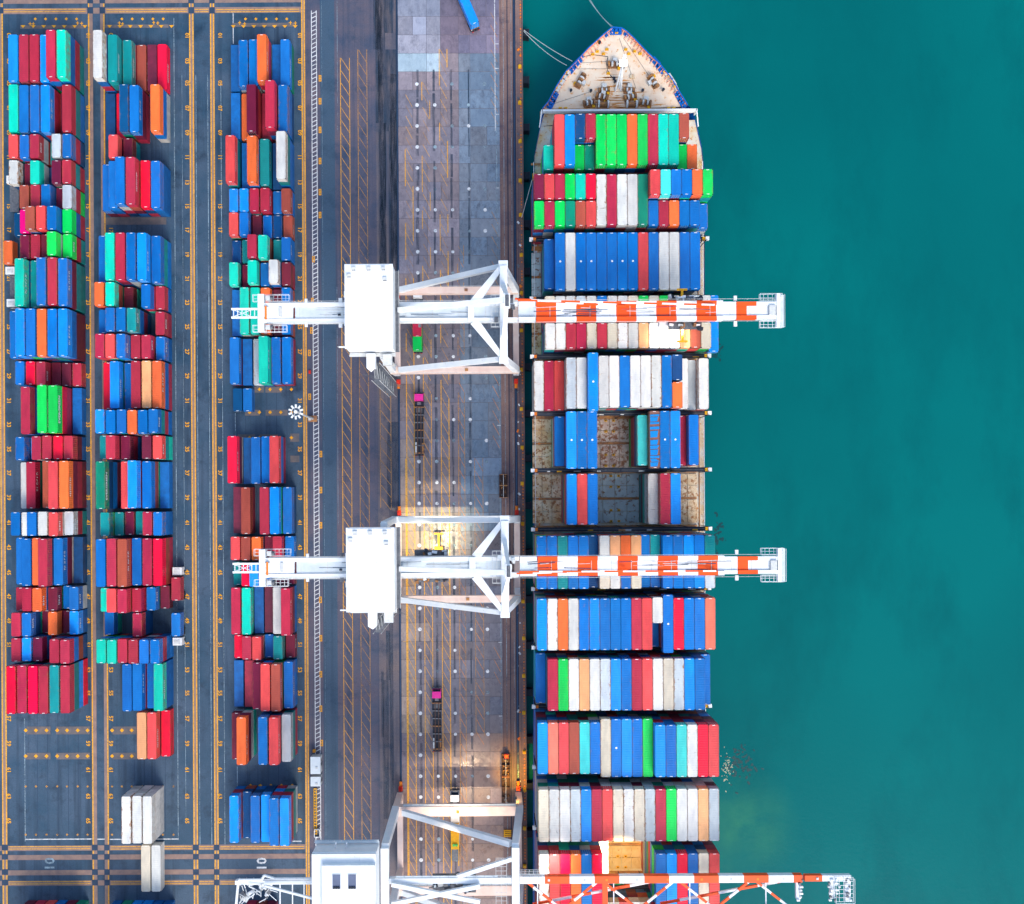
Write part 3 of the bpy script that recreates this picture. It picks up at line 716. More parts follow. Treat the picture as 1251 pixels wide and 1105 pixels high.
# winches
def winch(X, Y, rot, L=3.6, d=.55, big=False):
    L *= 1.12; d *= 1.1
    x, y = BWp(X, Y); q = MB(); c_, s_ = math.cos(rot), math.sin(rot)
    q.cbox(x, y, FZ, L, 1.7, .18, 'coaming', rot)
    for t, rr, mt in ((-.42, d*1.15, 'winch'), (-.16, d, 'pale'), (-.02, d*1.15, 'winch'), (.2, d*.8, 'pale'), (.42, d*1.2, 'winch')):
        a = t*L; q.tube((x+c_*(a-.12*L), y+s_*(a-.12*L), FZ+.2+d), (x+c_*(a+.02*L), y+s_*(a+.02*L), FZ+.2+d), rr, mt, 12)
    q.cbox(x-s_*1.0, y+c_*1.0, FZ, 1.1, .9, 1.1, 'pale', rot)
    q.cbox(x+c_*L*.3+s_*.9, y+s_*L*.3-c_*.9, FZ, .7, .7, .6, 'yellowp', rot)
    q.build('mooring_winch', ship, SO)
winch(598,330,0,3.0,.6); winch(320,465,-2.1,3.2,.6); winch(905,465,2.1,3.2,.6); winch(515,535,.05,2.6,.45); winch(715,535,-.05,2.6,.45)
winch(497,592,-.25,2.9,.6); winch(725,592,.25,2.9,.6); winch(395,640,.15,2.8,.6); winch(845,640,-.15,2.8,.6)
for X, s in ((508, 1), (735, -1)):    # anchor windlass gypsies
    x, y = BWp(X, 655); q = MB(); q.tube((x-1.5, y+.1, FZ+1.0), (x-1.1, y+.1, FZ+1.0), .95, 'pale', 16); q.tube((x-1.1, y, FZ+1), (x+1.2, y, FZ+1), .6, 'winch', 12)
    q.tube((x+.9, y, FZ+1), (x+1.3, y, FZ+1), .95, 'pale', 16); q.cbox(x, y, FZ, 3.4, 1.5, .25, 'coaming'); q.build('anchor_windlass', ship, SO)
# foremast and small hatch
x, y = BWp(625, 500); q = MB()
q.tube((x-.7, y-1.2, FZ), (x+.3, y+3, FZ+7.5), .22, 'craneW', 8); q.tube((x+.7, y-1.2, FZ), (x+.3, y+3, FZ+7.5), .22, 'craneW', 8)
q.bar((x+.3, y-.5, FZ), (x+.3, y+3, FZ+9.5), .5, .5, 'craneW', .3, .3); q.cbox(x+.3, y+2.6, FZ+7.2, 2.0, 1.6, .15, 'craneW'); q.cbox(x+.3, y+3.1, FZ+9.4, .8, .8, .5, 'craneW')
fm = q.build('foremast', ship, SO)
q = MB(); q.cbox(x+.3, y+2.2, FZ+8.1, .7, .5, .35, 'lamp'); q.build('mast_lamp', fm, SO)
x, y = BWp(740, 425); q = MB(); q.cbox(x, y, FZ, 1.2, .9, .5, 'sidedeck'); q.build('booby_hatch', ship, SO)
x, y = BWp(690, 480); q = MB(); q.cbox(x, y, FZ, 1.8, .3, .5, 'winch'); q.build('chain_stopper', ship, SO)
# anchor-chain curves
q = MB()
pts = [BWp(a, b_) for a, b_ in ((320,270),(420,246),(500,255),(545,262),(533,310),(540,370),(575,425),(600,455))]
for (x0, y0), (x1, y1) in zip(pts[:-1], pts[1:]): q.tube((x0, y0, FZ+.06), (x1, y1, FZ+.06), .07, 'dark', 5)
for (a, b_), (c, d) in (((635,110),(770,520)),((668,110),(890,440)),((110,640),(400,545)),((290,360),(560,360)),((330,312),(540,300))):
    x0, y0 = BWp(a, b_); x1, y1 = BWp(c, d); q.tube((x0, y0, FZ+.12), (x1, y1, FZ+.12), .04, 'steel', 4)
q.build('deck_ropes', ship, SO)
q = MB(); r3 = random.Random(11)
for _ in range(60):
    X, Y = r3.gauss(615, 190), r3.choice((r3.uniform(590, 685), r3.uniform(400, 690), r3.uniform(655, 688)))
    if abs(X-625) > 470*(Y-40)/640-60: continue
    x, y = BWp(X, Y); L = r3.uniform(.5, 3.6); wd_ = r3.uniform(.05, .22)
    q.faces([(x-L, y, FZ+.012), (x-L*.3, y-wd_, FZ+.012), (x+L, y+wd_*.3, FZ+.012), (x-L*.2, y+wd_, FZ+.012)], [(0,1,2,3)], 'rust')
M['rust'] = paint_worn('rust_stain', (.62, .25, .05), .35, .8)
o = q.build('rust_stain', ship, SO); o['kind'] = 'stuff'
# breakwater and its wing brackets
q = MB(); yb = WY(134.5, FZ+1.2, 755)
x0, x1 = WX(662, FZ+1.2, 134), WX(851, FZ+1.2, 134)
q.box(x0, x1, yb-.35, yb+.15, FZ, FZ+1.4, 'craneW'); q.box(x0+2.5, x1-2.5, yb+.16, yb+.7, FZ, FZ+.5, 'coaming')
for s, X in ((-1, x0), (1, x1)): q.bar((X, yb, FZ+1.2), (X-s*(-.6), yb-4.0, FZ+.2), .25, .3, 'craneW'); q.box(X-.2, X+.2, yb-.4, yb+.1, DZ-.4, FZ+1.4, 'craneW')
q.build('breakwater', ship, SO)

# bays: (photo y centre, s-tier, spec per column).  spec item: tiers+colour; 'a|b' = two short boxes fore|aft; lower case x prefix for 45 ft: '+'
BAYS = [
 (170.5, '0 0|5M 6X 6L 6D|5G 6R|5E 6G 6G 6G 6O 6G 6R 6M 6M 6N|5G 0|5O 0'),
 (244.0, '6K|6G 6X|6R 6R|6G 6G|6E 6M|6N 6S|6X 6W 6R 6W 6W 6E 7X|6B 7t|6R 7B|6O 7B|6B 7O|6B 7G|5B'),
 (319.0, '0 5B +6B +6W +6B +6B +6B +6B +6B +6B +6X +6B +6W +6W +6B +6B 0'),
 (393.5, '0 6C|6W 6W|6W 6W|6R 6Y|6R 6W|6C 6B|6R 6W|6C 6W|6W 6C|6W 6G|6F 6C|6W 6G|6C 6C|6W 6N|6F 6Y|6N 6W|6C +5L'),
 (467.8, '4W 4R 4X 6Y 6W +7L 7W 7W 7B 7W 7W 7W 7B 7D|7O 5W 4Y 5W'),
 (537.5, '0 0 4B +6L +6B +6B 0 0 0 0 5t +6Z +6B +6L 4R 5B 0'),
 (610.0, '0 0 0 6L 6X 6B 0 0 0 0 0 5W 6R 6L 0 0 0'),
 (686.0, '7B|7B 7B|7B 7T|7T 7B|7B 7B|7B 6D|6D 7W|7C 7F|7W 7O|7B 7F|7C 6B|6B 6T|6B 7B|7B 7B|7B 7L|7B 7B|7L 7T|7Y'),
 (761.0, '7L 7W 7O 7W 7B 7L 7B 7B 7B 7R 7X 7W|5B +7B 7S 7B 7B 7H'),
 (834.0, '4B 7R 7G 7W 7F 7W 7Y 7L 7B 7R 7X 7W 7C 7Y 7L 7B 5B'),
 (910.5, '7L 7H 7X 7N 7t 7B +7C +7B +7L +7B +7G 8L 8B 8t 8W 8S 8X'),
 (987.0, '8C 8W 8W 8Y 8L 8R 8X 8C 8W 8C 8Y 8R 8G 8W 8W 8F 8Y'),
 (1064.0,'8W 8X 8S 8O 8B 8S 5W 0 0 0 0 8B 8L 8S 8B 8C 8X'),
 (1140.0,'6L 6B 6K 6R 6B 6R 5C 5C 5X 5W 5C 6R 6K 6T 6B 6R 6N')]
HS = 2.68
def tz(n): return DZ+HS*n
pr = {3: 30}
for bi, (vc, spec) in enumerate(BAYS):
    cols = spec.split(); Yc = WY(vc, 25.5, 755)
    for ci, s in enumerate(cols):
        X = colX(ci)
        halves = s.split('|')
        for hi, q_ in enumerate(halves):
            if q_ == '0': continue
            plus = q_[0] == '+'; q2 = q_[1:] if plus else q_
            n, code = int(q2[0]), q2[1]
            if len(halves) == 2: L = 6.06; Y = Yc+(3.25 if hi == 0 else -3.25)
            else: L = 13.72 if plus else 12.19; Y = Yc
            if len(halves) == 1 and bi == 0 and ci in (3,): pass
            for t in range(n-1):
                lower(X+rng.uniform(-.02, .02), Y, tz(t), min(L, 12.19), HS-.02, rng.choice(LOWPOOL if bi not in (2, 11) else 'WWYBDTWKE'))
            if bi == 13: lower(X, Y, tz(n-1), L, HS, code); continue
            sz = 'short' if L < 7 else ('extra-long' if plus else 'long')
            ex = '' if len(halves) == 1 else (' fore' if hi == 0 else ' aft')
            lb = '%s %s%s container, %s from the quay in the %s bay behind the bow' % (sz, CN[code], ex, ORD[ci], ORD[bi])
            grp = '%s containers in the %s bay of the ship' % (sz, ORD[bi])
            stk = plus and (bi in (2, 4, 5, 8) or bi == 10) and code in 'BLX' and rng.random() < .65
            d = None
            if bi == 3 and code in 'CFWYN': d = rng.uniform(.5, 1)
            if bi in (2,) : d = .12 if code in 'BL' else .3
            ct = container(X, Y, tz(n-1), L, HS-.03, code, lb, grp, dirt=d, sticker=stk, flip=rng.random() < .5)
            if bi == 5 and ci == 11:
                ct['label'] = 'extra-long brown open-top container with torn blue tarpaulin in the half-empty sixth bay'
                q = MB(); y = -6.5
                while y < 6.2:
                    L2 = rng.uniform(.5, 1.9); a_ = rng.choice((0, 0, .25, .9)); b_ = rng.choice((0, .1, .5))
                    q.faces([(-1.1+a_*.3, y, HS+.02), (1.1-b_, y+.1, HS+.02), (1.1-a_, y+L2, HS+.05), (-1.1, y+L2-.1, HS+.05)], [(0,1,2,3)], 'tarp'); y += L2+rng.choice((.03, .05, .25, .5))
                q.build('tarpaulin', ct)
me = bpy.data.meshes.new('lower_containers'); me.from_pydata(LV, [], LF); me.materials.append(M['lower'])
ca = me.color_attributes.new('paint', 'FLOAT_COLOR', 'CORNER'); buf = []
for f, c in zip(LF, LC): buf += list(c)*4
ca.data.foreach_set('color', buf)
o = bpy.data.objects.new('lower_containers', me); COL.objects.link(o); o['kind'] = 'stuff'
tag(o, 'stacked containers beneath the topmost ones in yard and ship', 'containers')

# hatch covers: three pontoons across each bay, split fore and aft
def hatch(bi, c0, c1, mat, cells=(3, 2), cleats=True):
    vc = BAYS[bi][0]; Yc = WY(vc, 25.5, 755)
    x0, x1 = colX(c0)-1.22, colX(c1)+1.22
    for hy in (-1, 1):
        y0, y1 = sorted((Yc+hy*.3, Yc+hy*6.3))
        nx = cells[0]
        for i in range(nx):
            a = x0+(x1-x0)*i/nx; b2 = x0+(x1-x0)*(i+1)/nx
            for j in range(cells[1]):
                c = y0+(y1-y0)*j/cells[1]; d = y0+(y1-y0)*(j+1)/cells[1]
                q = MB(); q.box(a+.06, b2-.06, c+.06, d-.06, DZ-.3, DZ-.02+rng.uniform(-.03, .03), mat)
                q.build('hatch_panel', ship, SO)
    if cleats:
        q = MB()
        xm = (x0+x1)/2
        for dx in (-1.0, 1.0):
            for dy in (-5.8, -3.0, 3.0, 5.8): q.cbox(xm+dx, Yc+dy, DZ-.02, .7, .55, .22, 'yellowp'); q.tube((xm+dx, Yc+dy, DZ+.2), (xm+dx, Yc+dy, DZ+.3), .16, 'dark', 6)
        q.build('hatch_cleats', ship, SO)
hatch(5, 6, 9, 'hbrown', (4, 2)); hatch(6, 6, 10, 'hgrey', (4, 2)); hatch(12, 7, 10, 'hcream', (4, 2))
hatch(6, 0, 2, 'rusty', (3, 2), False); hatch(6, 14, 16, 'rusty', (3, 2), False); hatch(5, 0, 1, 'rusty', (2, 2), False); hatch(2, 0, 0, 'hgrey', (1, 2), False); hatch(3, 0, 0, 'rusty', (1, 2), False); hatch(5, 16, 16, 'rusty', (1, 2), False)
# coamings and cross-deck strips in the gaps, lashing bridges
for bi in range(len(BAYS)):
    Yc = WY(BAYS[bi][0], 25.5, 755); Yn = WY(BAYS[bi+1][0], 25.5, 755) if bi+1 < len(BAYS) else Yc-14.5
    ym = (Yc+Yn)/2
    q = MB(); xl, xr = colX(0)-1.1, colX(16)+1.2
    q.box(xl, xr, ym-.55, ym+.55, DZ-.3, DZ+.02, 'coaming'); q.box(xl, xr, Yc+.0-.25, Yc+.25, DZ-.35, DZ-.12, 'coaming')
    q.build('cross_deck', ship, SO)
    top = DZ+8.2 if bi not in (3, 4, 5, 6) else DZ+9.5
    q = MB(); xl, xr = (colX(0)-1.5, colX(16)+2.1)
    if bi == 0: xl, xr = colX(0)-.5, colX(16)
    q.box(xl, xr, ym-.5, ym+.5, top-.25, top, 'dark')
    for s in (-1, 1):
        q.box(xl, xr, ym+s*.5-.05, ym+s*.5+.05, top+.9, top+1.0, 'dark')
        for k in range(9):
            x = xl+.3+(xr-xl-.6)*k/8; q.box(x-.08, x+.08, ym+s*.5-.08, ym+s*.5+.08, DZ-.3, top+.9, 'dark')
    q.box(xl, xr, ym-.06, ym+.06, top, top+.06, 'steel')
    for k in range(9):
        if rng.random() < .55: x = rng.uniform(xl+1, xr-2); q.box(x, x+rng.uniform(.6, 2.2), ym-.42, ym-.12, top+.002, top+.12, rng.choice(('yellowp', 'coaming', 'pale')))
    lb_ = q.build('lashing_bridge', ship, SO)
    q = MB()
    for x in (xl-.1, xr+.1): q.cbox(x, ym, top-.2, .9, .9, .8, 'craneW'); q.cbox(x+(.7 if x < 30 else -.7), ym, top+.02, .9, .8, .4, 'orangep' if x < 30 else 'yellowp')
    q.build('bridge_end', lb_, SO)
# side rails, ladders and pipes along the deck edges
q = MB()
for s, X in ((-1, WX(654, DZ)), (1, WX(859.5, DZ))):
    q.box(X-.06, X+.06, -190, WY(200, DZ), DZ+.9, DZ+.98, 'craneW')
    y = -180.
    while y < WY(200, DZ): q.box(X-.04, X+.04, y-.04, y+.04, DZ-.4, DZ+.9, 'craneW'); y += 1.6
    q.box(X-s*1.0-.1, X-s*1.0+.1, -180, WY(290, DZ), DZ-.4, DZ-.1, 'orangep' if s < 0 else 'coaming')
q.build('deck_railing', ship, SO)
q = MB(); y = WY(420, DZ)
for y0, y1 in ((300, 425), (505, 570), (578, 640)):
    q.box(WX(654.5, DZ), WX(658, DZ), WY(y1, DZ), WY(y0, DZ), DZ-.4, DZ-.2, 'craneW')
q.build('side_walkway', ship, SO)
# ship's small gear spots at the bow side deck
q = MB(); x, y = W(652.3, 217, DZ); q.cbox(x, y, DZ-.3, .7, 1.6, 1.2, 'yellow_solid'); q.build('pilot_gate', ship, SO)

# ------------------------------------------------------------------ quay furniture
def rope(name, pts, r, label):
    q = MB()
    for a, b2 in zip(pts[:-1], pts[1:]): q.tube(a, b2, r, 'rope', 6)
    c = pts[0]; o = q.build(name, None, c); tag(o, label, 'rope', 'mooring ropes'); return o
def catenary(a, b2, sag, n=10):
    return [tuple(a[i]+(b2[i]-a[i])*t/n-(sag*4*(t/n)*(1-t/n) if i == 2 else 0) for i in range(3)) for t in range(n+1)]
rope('mooring_rope', catenary((*W(640, 37, .8), .8), (*W(699, 75, FZ+.6), FZ+.6), .8), .08, 'upper pale mooring rope from the quay to the ship\'s left shoulder')
rope('mooring_rope', catenary((*W(640, 38.5, .8), .8), (*W(692, 80, FZ+.6), FZ+.6), 1.6), .08, 'lower pale mooring rope from the quay to the ship\'s left shoulder')
rope('mooring_rope', catenary((*W(712, -12, -2.5), -2.5), (*W(747, 33, FZ+.8), FZ+.8), 1.0), .07, 'pale rope from the bow tip running up out of the picture')
rope('mooring_rope', catenary((*W(716, -10, -2.5), -2.5), (*W(749, 33, FZ+.8), FZ+.8), 1.8), .07, 'second rope beside the one leaving the bow tip')
rope('mooring_rope', catenary((*W(637.5, 266, .8), .8), (*W(650, 220, DZ), DZ), .3), .07, 'short rope from the quay to the yellow gate on the hull')
fq = MB(); fme = None
fv = [25,39,97,155,214,273,331,390,448,505,560,618,676,733,789,847,905,962,1020,1078]
q = MB(); q.box(0, 1.5, -.9, .9, -3.4, -.35, 'fender'); q.box(1.5, 1.75, -1.1, 1.1, -3.3, -.5, 'dark'); fmesh = q.mesh('fender')
for i, v in enumerate(fv):
    if v == 25: continue
    o = inst('fender', fmesh, None, (QX+.002, WY(v, 0, 641), 0)); tag(o, 'black rubber fender on the quay wall, %s from the top of the photo' % ORD[i-1], 'fender', 'fenders along the quay wall')
# bollards, edge lamps and small gear
q = MB(); q.box(-.45, .45, -.5, .5, 0, .12, 'yellowp'); q.tube((0, 0, .12), (0, 0, .55), .26, 'yellowp', 10); q.tube((0, 0, .55), (0, 0, .72), .42, 'yellowp', 10); bme = q.mesh('bollard')
bl = [(635,82),(635,126),(635.5,173),(635.5,221),(636,263),(637,312),(637,358),(637,404),(637,452),(637,500),(638,547),(638,591),(638.5,640),(639,690),(639,735),(640,780),(640,826),(640,871),(640.5,919),(641,965),(641,1012),(641,1058)]
for i, (u, v) in enumerate(bl):
    o = inst('mooring_bollard', bme, None, (*W(u, v), .006)); tag(o, 'yellow mooring bollard on the quay edge, %s from the top' % ORD[i], 'bollard', 'yellow bollards along the quay edge')
q = MB(); v = -5.
while v < 1115:
    X, Y = W(638.3+.0, v); X = QX-.55
    if rng.random() < .9: q.box(X-.16, X+.16, Y-.2, Y+.2, .004, .07, 'orangep' if rng.random() < .6 else 'coaming')
    v += 3.7
q.box(QX-.18, QX, -400, 400, .004, .28, 'quayedge')
o = q.build('quay_kerb', kind='structure')
q = MB()
for _ in range(70):
    v = rng.uniform(20, 1090); X, Y = W(rng.uniform(632.5, 636), v); a = rng.uniform(.2, .5)
    q.cbox(X, Y, .004, a, a*rng.uniform(.8, 2), rng.uniform(.1, .4), rng.choice(('pale', 'letters', 'steel', 'orangep', 'steel')), rng.uniform(-.8, .8))
o = q.build('quay_litter', kind='stuff'); tag(o, 'small scattered shackles and scraps along the quay edge', 'scraps')

# hatch-like lashing bins
def bins(u, v0, v1, label, nx=2):
    x0, x1 = WX(u-4.9), WX(u+4.9); y1, y0 = WY(v0, 0, u), WY(v1, 0, u)
    t = thing('lashing_bin', label, 'bin', ((x0+x1)/2, (y0+y1)/2, .04), 'lashing bins by the crane rail'); O = tuple(t.location)
    ny = max(2, round((y1-y0)/2.6))
    q = MB(); q.box(x0, x1, y0, y1, .05, .2, 'wood')
    q.build('floor', t, O)
    q = MB()
    for i in range(nx+1): x = x0+(x1-x0)*i/nx; q.box(x-.06, x+.06, y0, y1, .2, 1.1, 'pale' if 0 < i < nx else 'wood')
    for j in range(ny+1): y = y0+(y1-y0)*j/ny; q.box(x0, x1, y-.06, y+.06, .2, 1.094, 'wood' if j not in (0, ny) else 'coaming')
    q.build('dividers', t, O)
    q = MB()
    for _ in range(int((y1-y0)*3)): q.cbox(rng.uniform(x0+.3, x1-.3), rng.uniform(y0+.3, y1-.3), .2, .5, .25, rng.uniform(.3, .7), rng.choice(('wood', 'winch', 'steel')), rng.uniform(0, 3))
    c = q.build('twistlocks', t, O); c['kind'] = 'stuff'
bins(615, 580, 593, 'brown gridded bin by the quay rail above the middle crane'); bins(615, 593.8, 608, 'brown gridded bin just below another one above the middle crane')
bins(616, 921, 947, 'dark gridded bin beside the rail with a red box at its top'); bins(616, 948.5, 985, 'long dark gridded bin beside the lower crane\'s right leg')
q = MB(); X, Y = W(618.5, 922); q.cbox(X, Y, 1.12, 1.2, 1.1, .6, 'redp'); q.cbox(X, Y, 1.72, .9, .8, .06, 'orangep')
tag(q.build('red_box', None, (X, Y, 1.12)), 'red box lying on the corner of a dark gridded bin', 'box')

# floodlight mast
x0, y0 = W(382.5, 512); x1, y1 = x0, y0; mt_ = thing('light_mast', 'tall floodlight mast with a ring of ten lamps by the white ladder marking', 'light mast', (x0, y0, 0)); O = (x0, y0, 0)
q = MB(); q.tube((x0, y0, 0), (x0, y0, 21.5), .32, 'pale', 10, .16); q.build('pole', mt_, O)
q = MB(); q.box(x0-1.3, x0+1.1, y0-.8, y0+.8, .0, .5, 'coaming'); q.box(x0-1.0, x0-.4, y0-.5, y0+.3, .5, 1.5, 'pale'); q.build('plinth', mt_, O)
q = MB(); n = 20
for i in range(n):
    a, b2 = 2*math.pi*i/n, 2*math.pi*(i+1)/n; q.bar((x0+1.05*math.cos(a), y0+1.05*math.sin(a), 21.6), (x0+1.05*math.cos(b2), y0+1.05*math.sin(b2), 21.6), .16, .2, 'pale')
for k in range(3): a = k*2.094; q.bar((x0, y0, 21.5), (x0+1.05*math.cos(a), y0+1.05*math.sin(a), 21.5), .12, .12, 'pale')
q.tube((x0, y0, 21.3), (x0, y0, 22.1), .42, 'craneW', 10); q.build('lamp_ring', mt_, O)
for k in range(10):
    a = k*math.pi/5+.3; q = MB(); q.cbox(x0+1.45*math.cos(a), y0+1.45*math.sin(a), 21.5, .75, .42, .32, 'craneW', a); q.build('floodlight', mt_, O)

# site cabins, barrier on the safety lane
def cabin(u0, u1, v0, v1, h, label):
    z = h; cx_, cy_ = (WX(u0, z)+WX(u1, z))/2, (WY(v0, z, 384)+WY(v1, z, 384))/2; wx, wy = WX(u1, z)-WX(u0, z), WY(v0, z)-WY(v1, z)
    t = thing('site_cabin', label, 'cabin', (cx_, cy_, 0)); O = (cx_, cy_, 0)
    q = MB(); q.cbox(cx_, cy_, .1, wx-.1, wy-.1, h-.2, 'pale'); q.build('walls', t, O)
    q = MB(); q.cbox(cx_, cy_, h-.1, wx, wy, .12, 'deckgrey'); q.cbox(cx_+.3, cy_-.6, h+.02, .5, .5, .2, 'pale'); q.build('roof', t, O)
    q = MB(); q.box(cx_+wx/2-.06, cx_+wx/2-.01, cy_-.5, cy_+.4, .2, 2.2, 'steel'); q.build('door', t, O)
    q = MB(); q.box(cx_+wx/2-.05, cx_+wx/2, cy_+.7, cy_+1.5 if wy > 3.5 else cy_+.9, 1.1, 1.9, 'glass'); q.build('window', t, O)
cabin(377.5, 389.6, 925, 946, 2.8, 'larger pale cabin standing on the white ladder marking'); cabin(377.5, 389.6, 949.5, 961, 2.8, 'smaller white cabin below the larger one on the ladder marking')
t = thing('yellow_gangway', 'long yellow gangway frame lying beside the ladder marking under the white cabin', 'gangway', (*W(383.5, 991), 0)); O = tuple(t.location)
q = MB(); X = WX(383.5); y1, y0 = WY(963, 0, 383), WY(1019, 0, 383)
for dx in (-.35, .35): q.box(X+dx-.07, X+dx+.07, y0, y1, .25, .5, 'yellowp')
q.build('side_beam', t, O); q = MB(); y = y0
while y < y1: q.box(X-.35, X+.35, y, y+.25, .27, .4, 'yellowp'); y += .75
q.build('rung', t, O); t.children[1]['kind'] = 'stuff'
q = MB(); X, Y = W(388, 1017)
for dx, dy, a, b2 in ((-.7,0,.12,2.0),(.7,0,.12,2.0),(0,-1,1.5,.12),(0,1,1.5,.12)): q.cbox(X+dx, Y+dy, .05, a, b2, .9, 'whitev')
q.cbox(X, Y, .05, 1.2, 1.8, .15, 'steel'); tag(q.build('guard_stand', None, (X, Y, .05)), 'small white framed stand beside the yellow gangway end', 'stand')
q = MB(); X, Y = W(384.3, 917); q.cbox(X, Y, 0, .7, .7, .9, 'yellow_solid'); q.tube((X, Y, .9), (X, Y, 1.2), .2, 'orangep', 8); tag(q.build('yellow_post', None, (X, Y, 0)), 'small yellow block just above the larger pale cabin', 'post')
q = MB(); X, Y = W(378.7, 455); q.cbox(X, Y, 0, .5, .9, .6, 'redp'); q.cbox(X, Y, .6, .3, .5, .2, 'redp'); tag(q.build('red_barrier', None, (X, Y, 0)), 'small red barrier between the yard runway and the ladder marking', 'barrier')

# ------------------------------------------------------------------ vehicles
def tractor(u, v, rz, colmat, label, trailer=12.5, load=None, tlabel=None, z0=.045, grp='terminal tractors'):
    X, Y = W(u, v); t = thing('terminal_tractor', label, 'truck', (X, Y, z0), grp, rz)
    q = MB(); q.box(-1.25, 1.25, -4.6, .9, .65, .95, 'dark'); q.cbox(0, -3.2, .95, 1.6, 1.6, .2, 'steel'); q.box(-.5, .5, -2.0, -1.2, .95, 1.5, 'steel'); q.build('chassis', t)
    q = MB(); q.faces([(-1.2,-1.0,.6),(1.2,-1.0,.6),(1.2,1.2,.6),(-1.2,1.2,.6),(-1.15,-.95,2.9),(1.15,-.95,2.9),(1.1,.75,2.9),(-1.1,.75,2.9)],
        [(4,5,6,7),(0,1,5,4),(1,2,6,5),(2,3,7,6),(3,0,4,7)], colmat); q.cbox(0, -.2, 2.9, 1.3, .8, .1, colmat); q.box(-1.3, 1.3, 1.2, 1.45, .5, 1.0, 'steel'); cab = q.build('cab', t)
    q = MB(); q.faces([(-1.0,1.13,1.4),(1.0,1.13,1.4),(.95,.83,2.7),(-.95,.83,2.7)], [(0,1,2,3)], 'glass'); q.build('windscreen', cab)
    for s in (-1, 1):
        q = MB(); q.cbox(s*.85, 1.35, .75, .35, .25, .25, 'letters'); q.build('headlight', cab)
        for y, w_ in ((.4, .35), (-3.2, .6), (-4.1, .6)):
            q = MB(); q.tube((s*(1.22-w_), y, .5), (s*1.22, y, .5), .5, 'tyre', 12); q.build('wheel', t)
    if trailer:
        c_, s_ = math.cos(rz), math.sin(rz); px, py = X+s_*2.9, Y-c_*2.9
        tt = thing('container_trailer', tlabel or 'empty container trailer', 'trailer', (px, py, z0), 'container trailers', rz)
        q = MB()
        for s in (-.45, .45): q.box(s-.12, s+.12, -trailer, .6, 1.15, 1.5, 'wood')
        q.box(-1.15, 1.15, -trailer, .5, 1.05, 1.12, 'dark'); q.build('main_beam', tt); q = MB()
        for k in range(7): y = .3-trailer*k/6.2; q.box(-1.22, 1.22, y-.15, y+.15, 1.16, 1.48, 'steel' if k % 3 else 'winch')
        q.build('cross_member', tt)
        q = MB(); q.box(-1.1, -.7, -trailer+.5, -trailer+3.6, 1.15, 1.35, 'pale'); q.box(.7, 1.15, -trailer+.8, -trailer+3.4, 1.15, 1.35, 'winch'); q.build('side_guard', tt)
        for s in (-1, 1):
            for y in (-trailer+1.2, -trailer+2.5):
                q = MB(); q.tube((s*.65, y, .5), (s*1.22, y, .5), .5, 'tyre', 12); q.build('wheel', tt)
            q = MB(); q.cbox(s*.9, -trailer-.02, 1.0, .3, .1, .2, 'redp'); q.build('tail_light', tt)
            if True:
                q = MB(); q.box(s*.6-.08, s*.6+.08, -2.6, -2.4, .1, 1.15, 'steel'); q.build('landing_leg', tt)
        if load: 
            L, code, lb = load; d = (trailer-.4)/2 if L > 7 else trailer-3.4
            container(px+s_*d, py-c_*d, z0+1.5, L, 2.59, code, lb, 'containers on trailers', rz=rz, dirt=.2)
tractor(512.5, 486.5, 0, 'pinkp', 'pink-cabbed tractor in the leftmost quay lane between the two full cranes', 12.6, None, 'empty brown trailer behind the pink tractor in the leftmost lane')
tractor(534, 846, 0, 'pinkp', 'pink-cabbed tractor in the second quay lane below the middle crane', 12.6, None, 'empty dark trailer behind the pink tractor below the middle crane')
tractor(556, 971, 0, 'whitev', 'white-cabbed tractor nosing out from under the lower crane', 12.6, None, 'white-decked trailer carrying a yellow spreader under the lower crane')
tractor(511, 362, 0, 'whitev', 'white-cabbed tractor under the top crane beside its girder', 12.6, (6.06, 'G', 'short green container on the trailer under the top crane'), 'trailer with a green and a maroon container under the top crane')
X, Y = W(509.5, 391, 4.1); container(X, WY(397, 4), 1.6, 6.06, 2.59, 'R', 'short maroon container ahead of the green one under the top crane', 'containers on trailers')
a = math.atan2(WX(583)-WX(560), WY(-5)-WY(49)); 
tractor(553, -25, a*1.0+.0, 'whitev', 'white tractor with a blue container, just beyond the top edge', 12.8, (12.19, 'L', 'long blue container on a slanted trailer at the top edge of the quay'), 'slanted trailer under the blue container at the top edge')
# trucks standing in the left truck lane and in the lane right of the middle block
def lanetruck(u, v, code, label, cabv, clabel, long_=False):
    X, Y = W(u, v); t = thing('yard_truck', label, 'truck', (X, Y, .01), 'yard trucks in the loading lanes'); 
    q = MB(); q.box(-1.2, 1.2, -3.4, 3.4, 1.0, 1.25, 'steel'); q.build('flatbed', t)
    s_ = 1 if cabv > 0 else -1
    q = MB(); q.box(-1.2, 1.2, min(s_*3.6, s_*5.6), max(s_*3.6, s_*5.6), .6, 2.9, 'whitev'); q.cbox(0, s_*4.7, 2.9, 1.6, 1.0, .12, 'pale'); cb = q.build('cab', t)
    q = MB(); q.box(-1.0, 1.0, min(s_*5.6, s_*5.64), max(s_*5.6, s_*5.64), 1.5, 2.6, 'glass'); q.build('windscreen', cb)
    for sx in (-1, 1):
        for y in (-2.6, -1.4, s_*4.4):
            q = MB(); q.tube((sx*.7, y, .5), (sx*1.2, y, .5), .5, 'tyre', 10); q.build('wheel', t)
    if code: container(X, Y, 1.27, 6.06, 2.59, code, clabel, 'containers on yard trucks', dirt=.2)
lanetruck(19, 313, 'O', 'truck carrying an orange container in the left loading lane', -1, 'short orange container on a truck at the left edge')
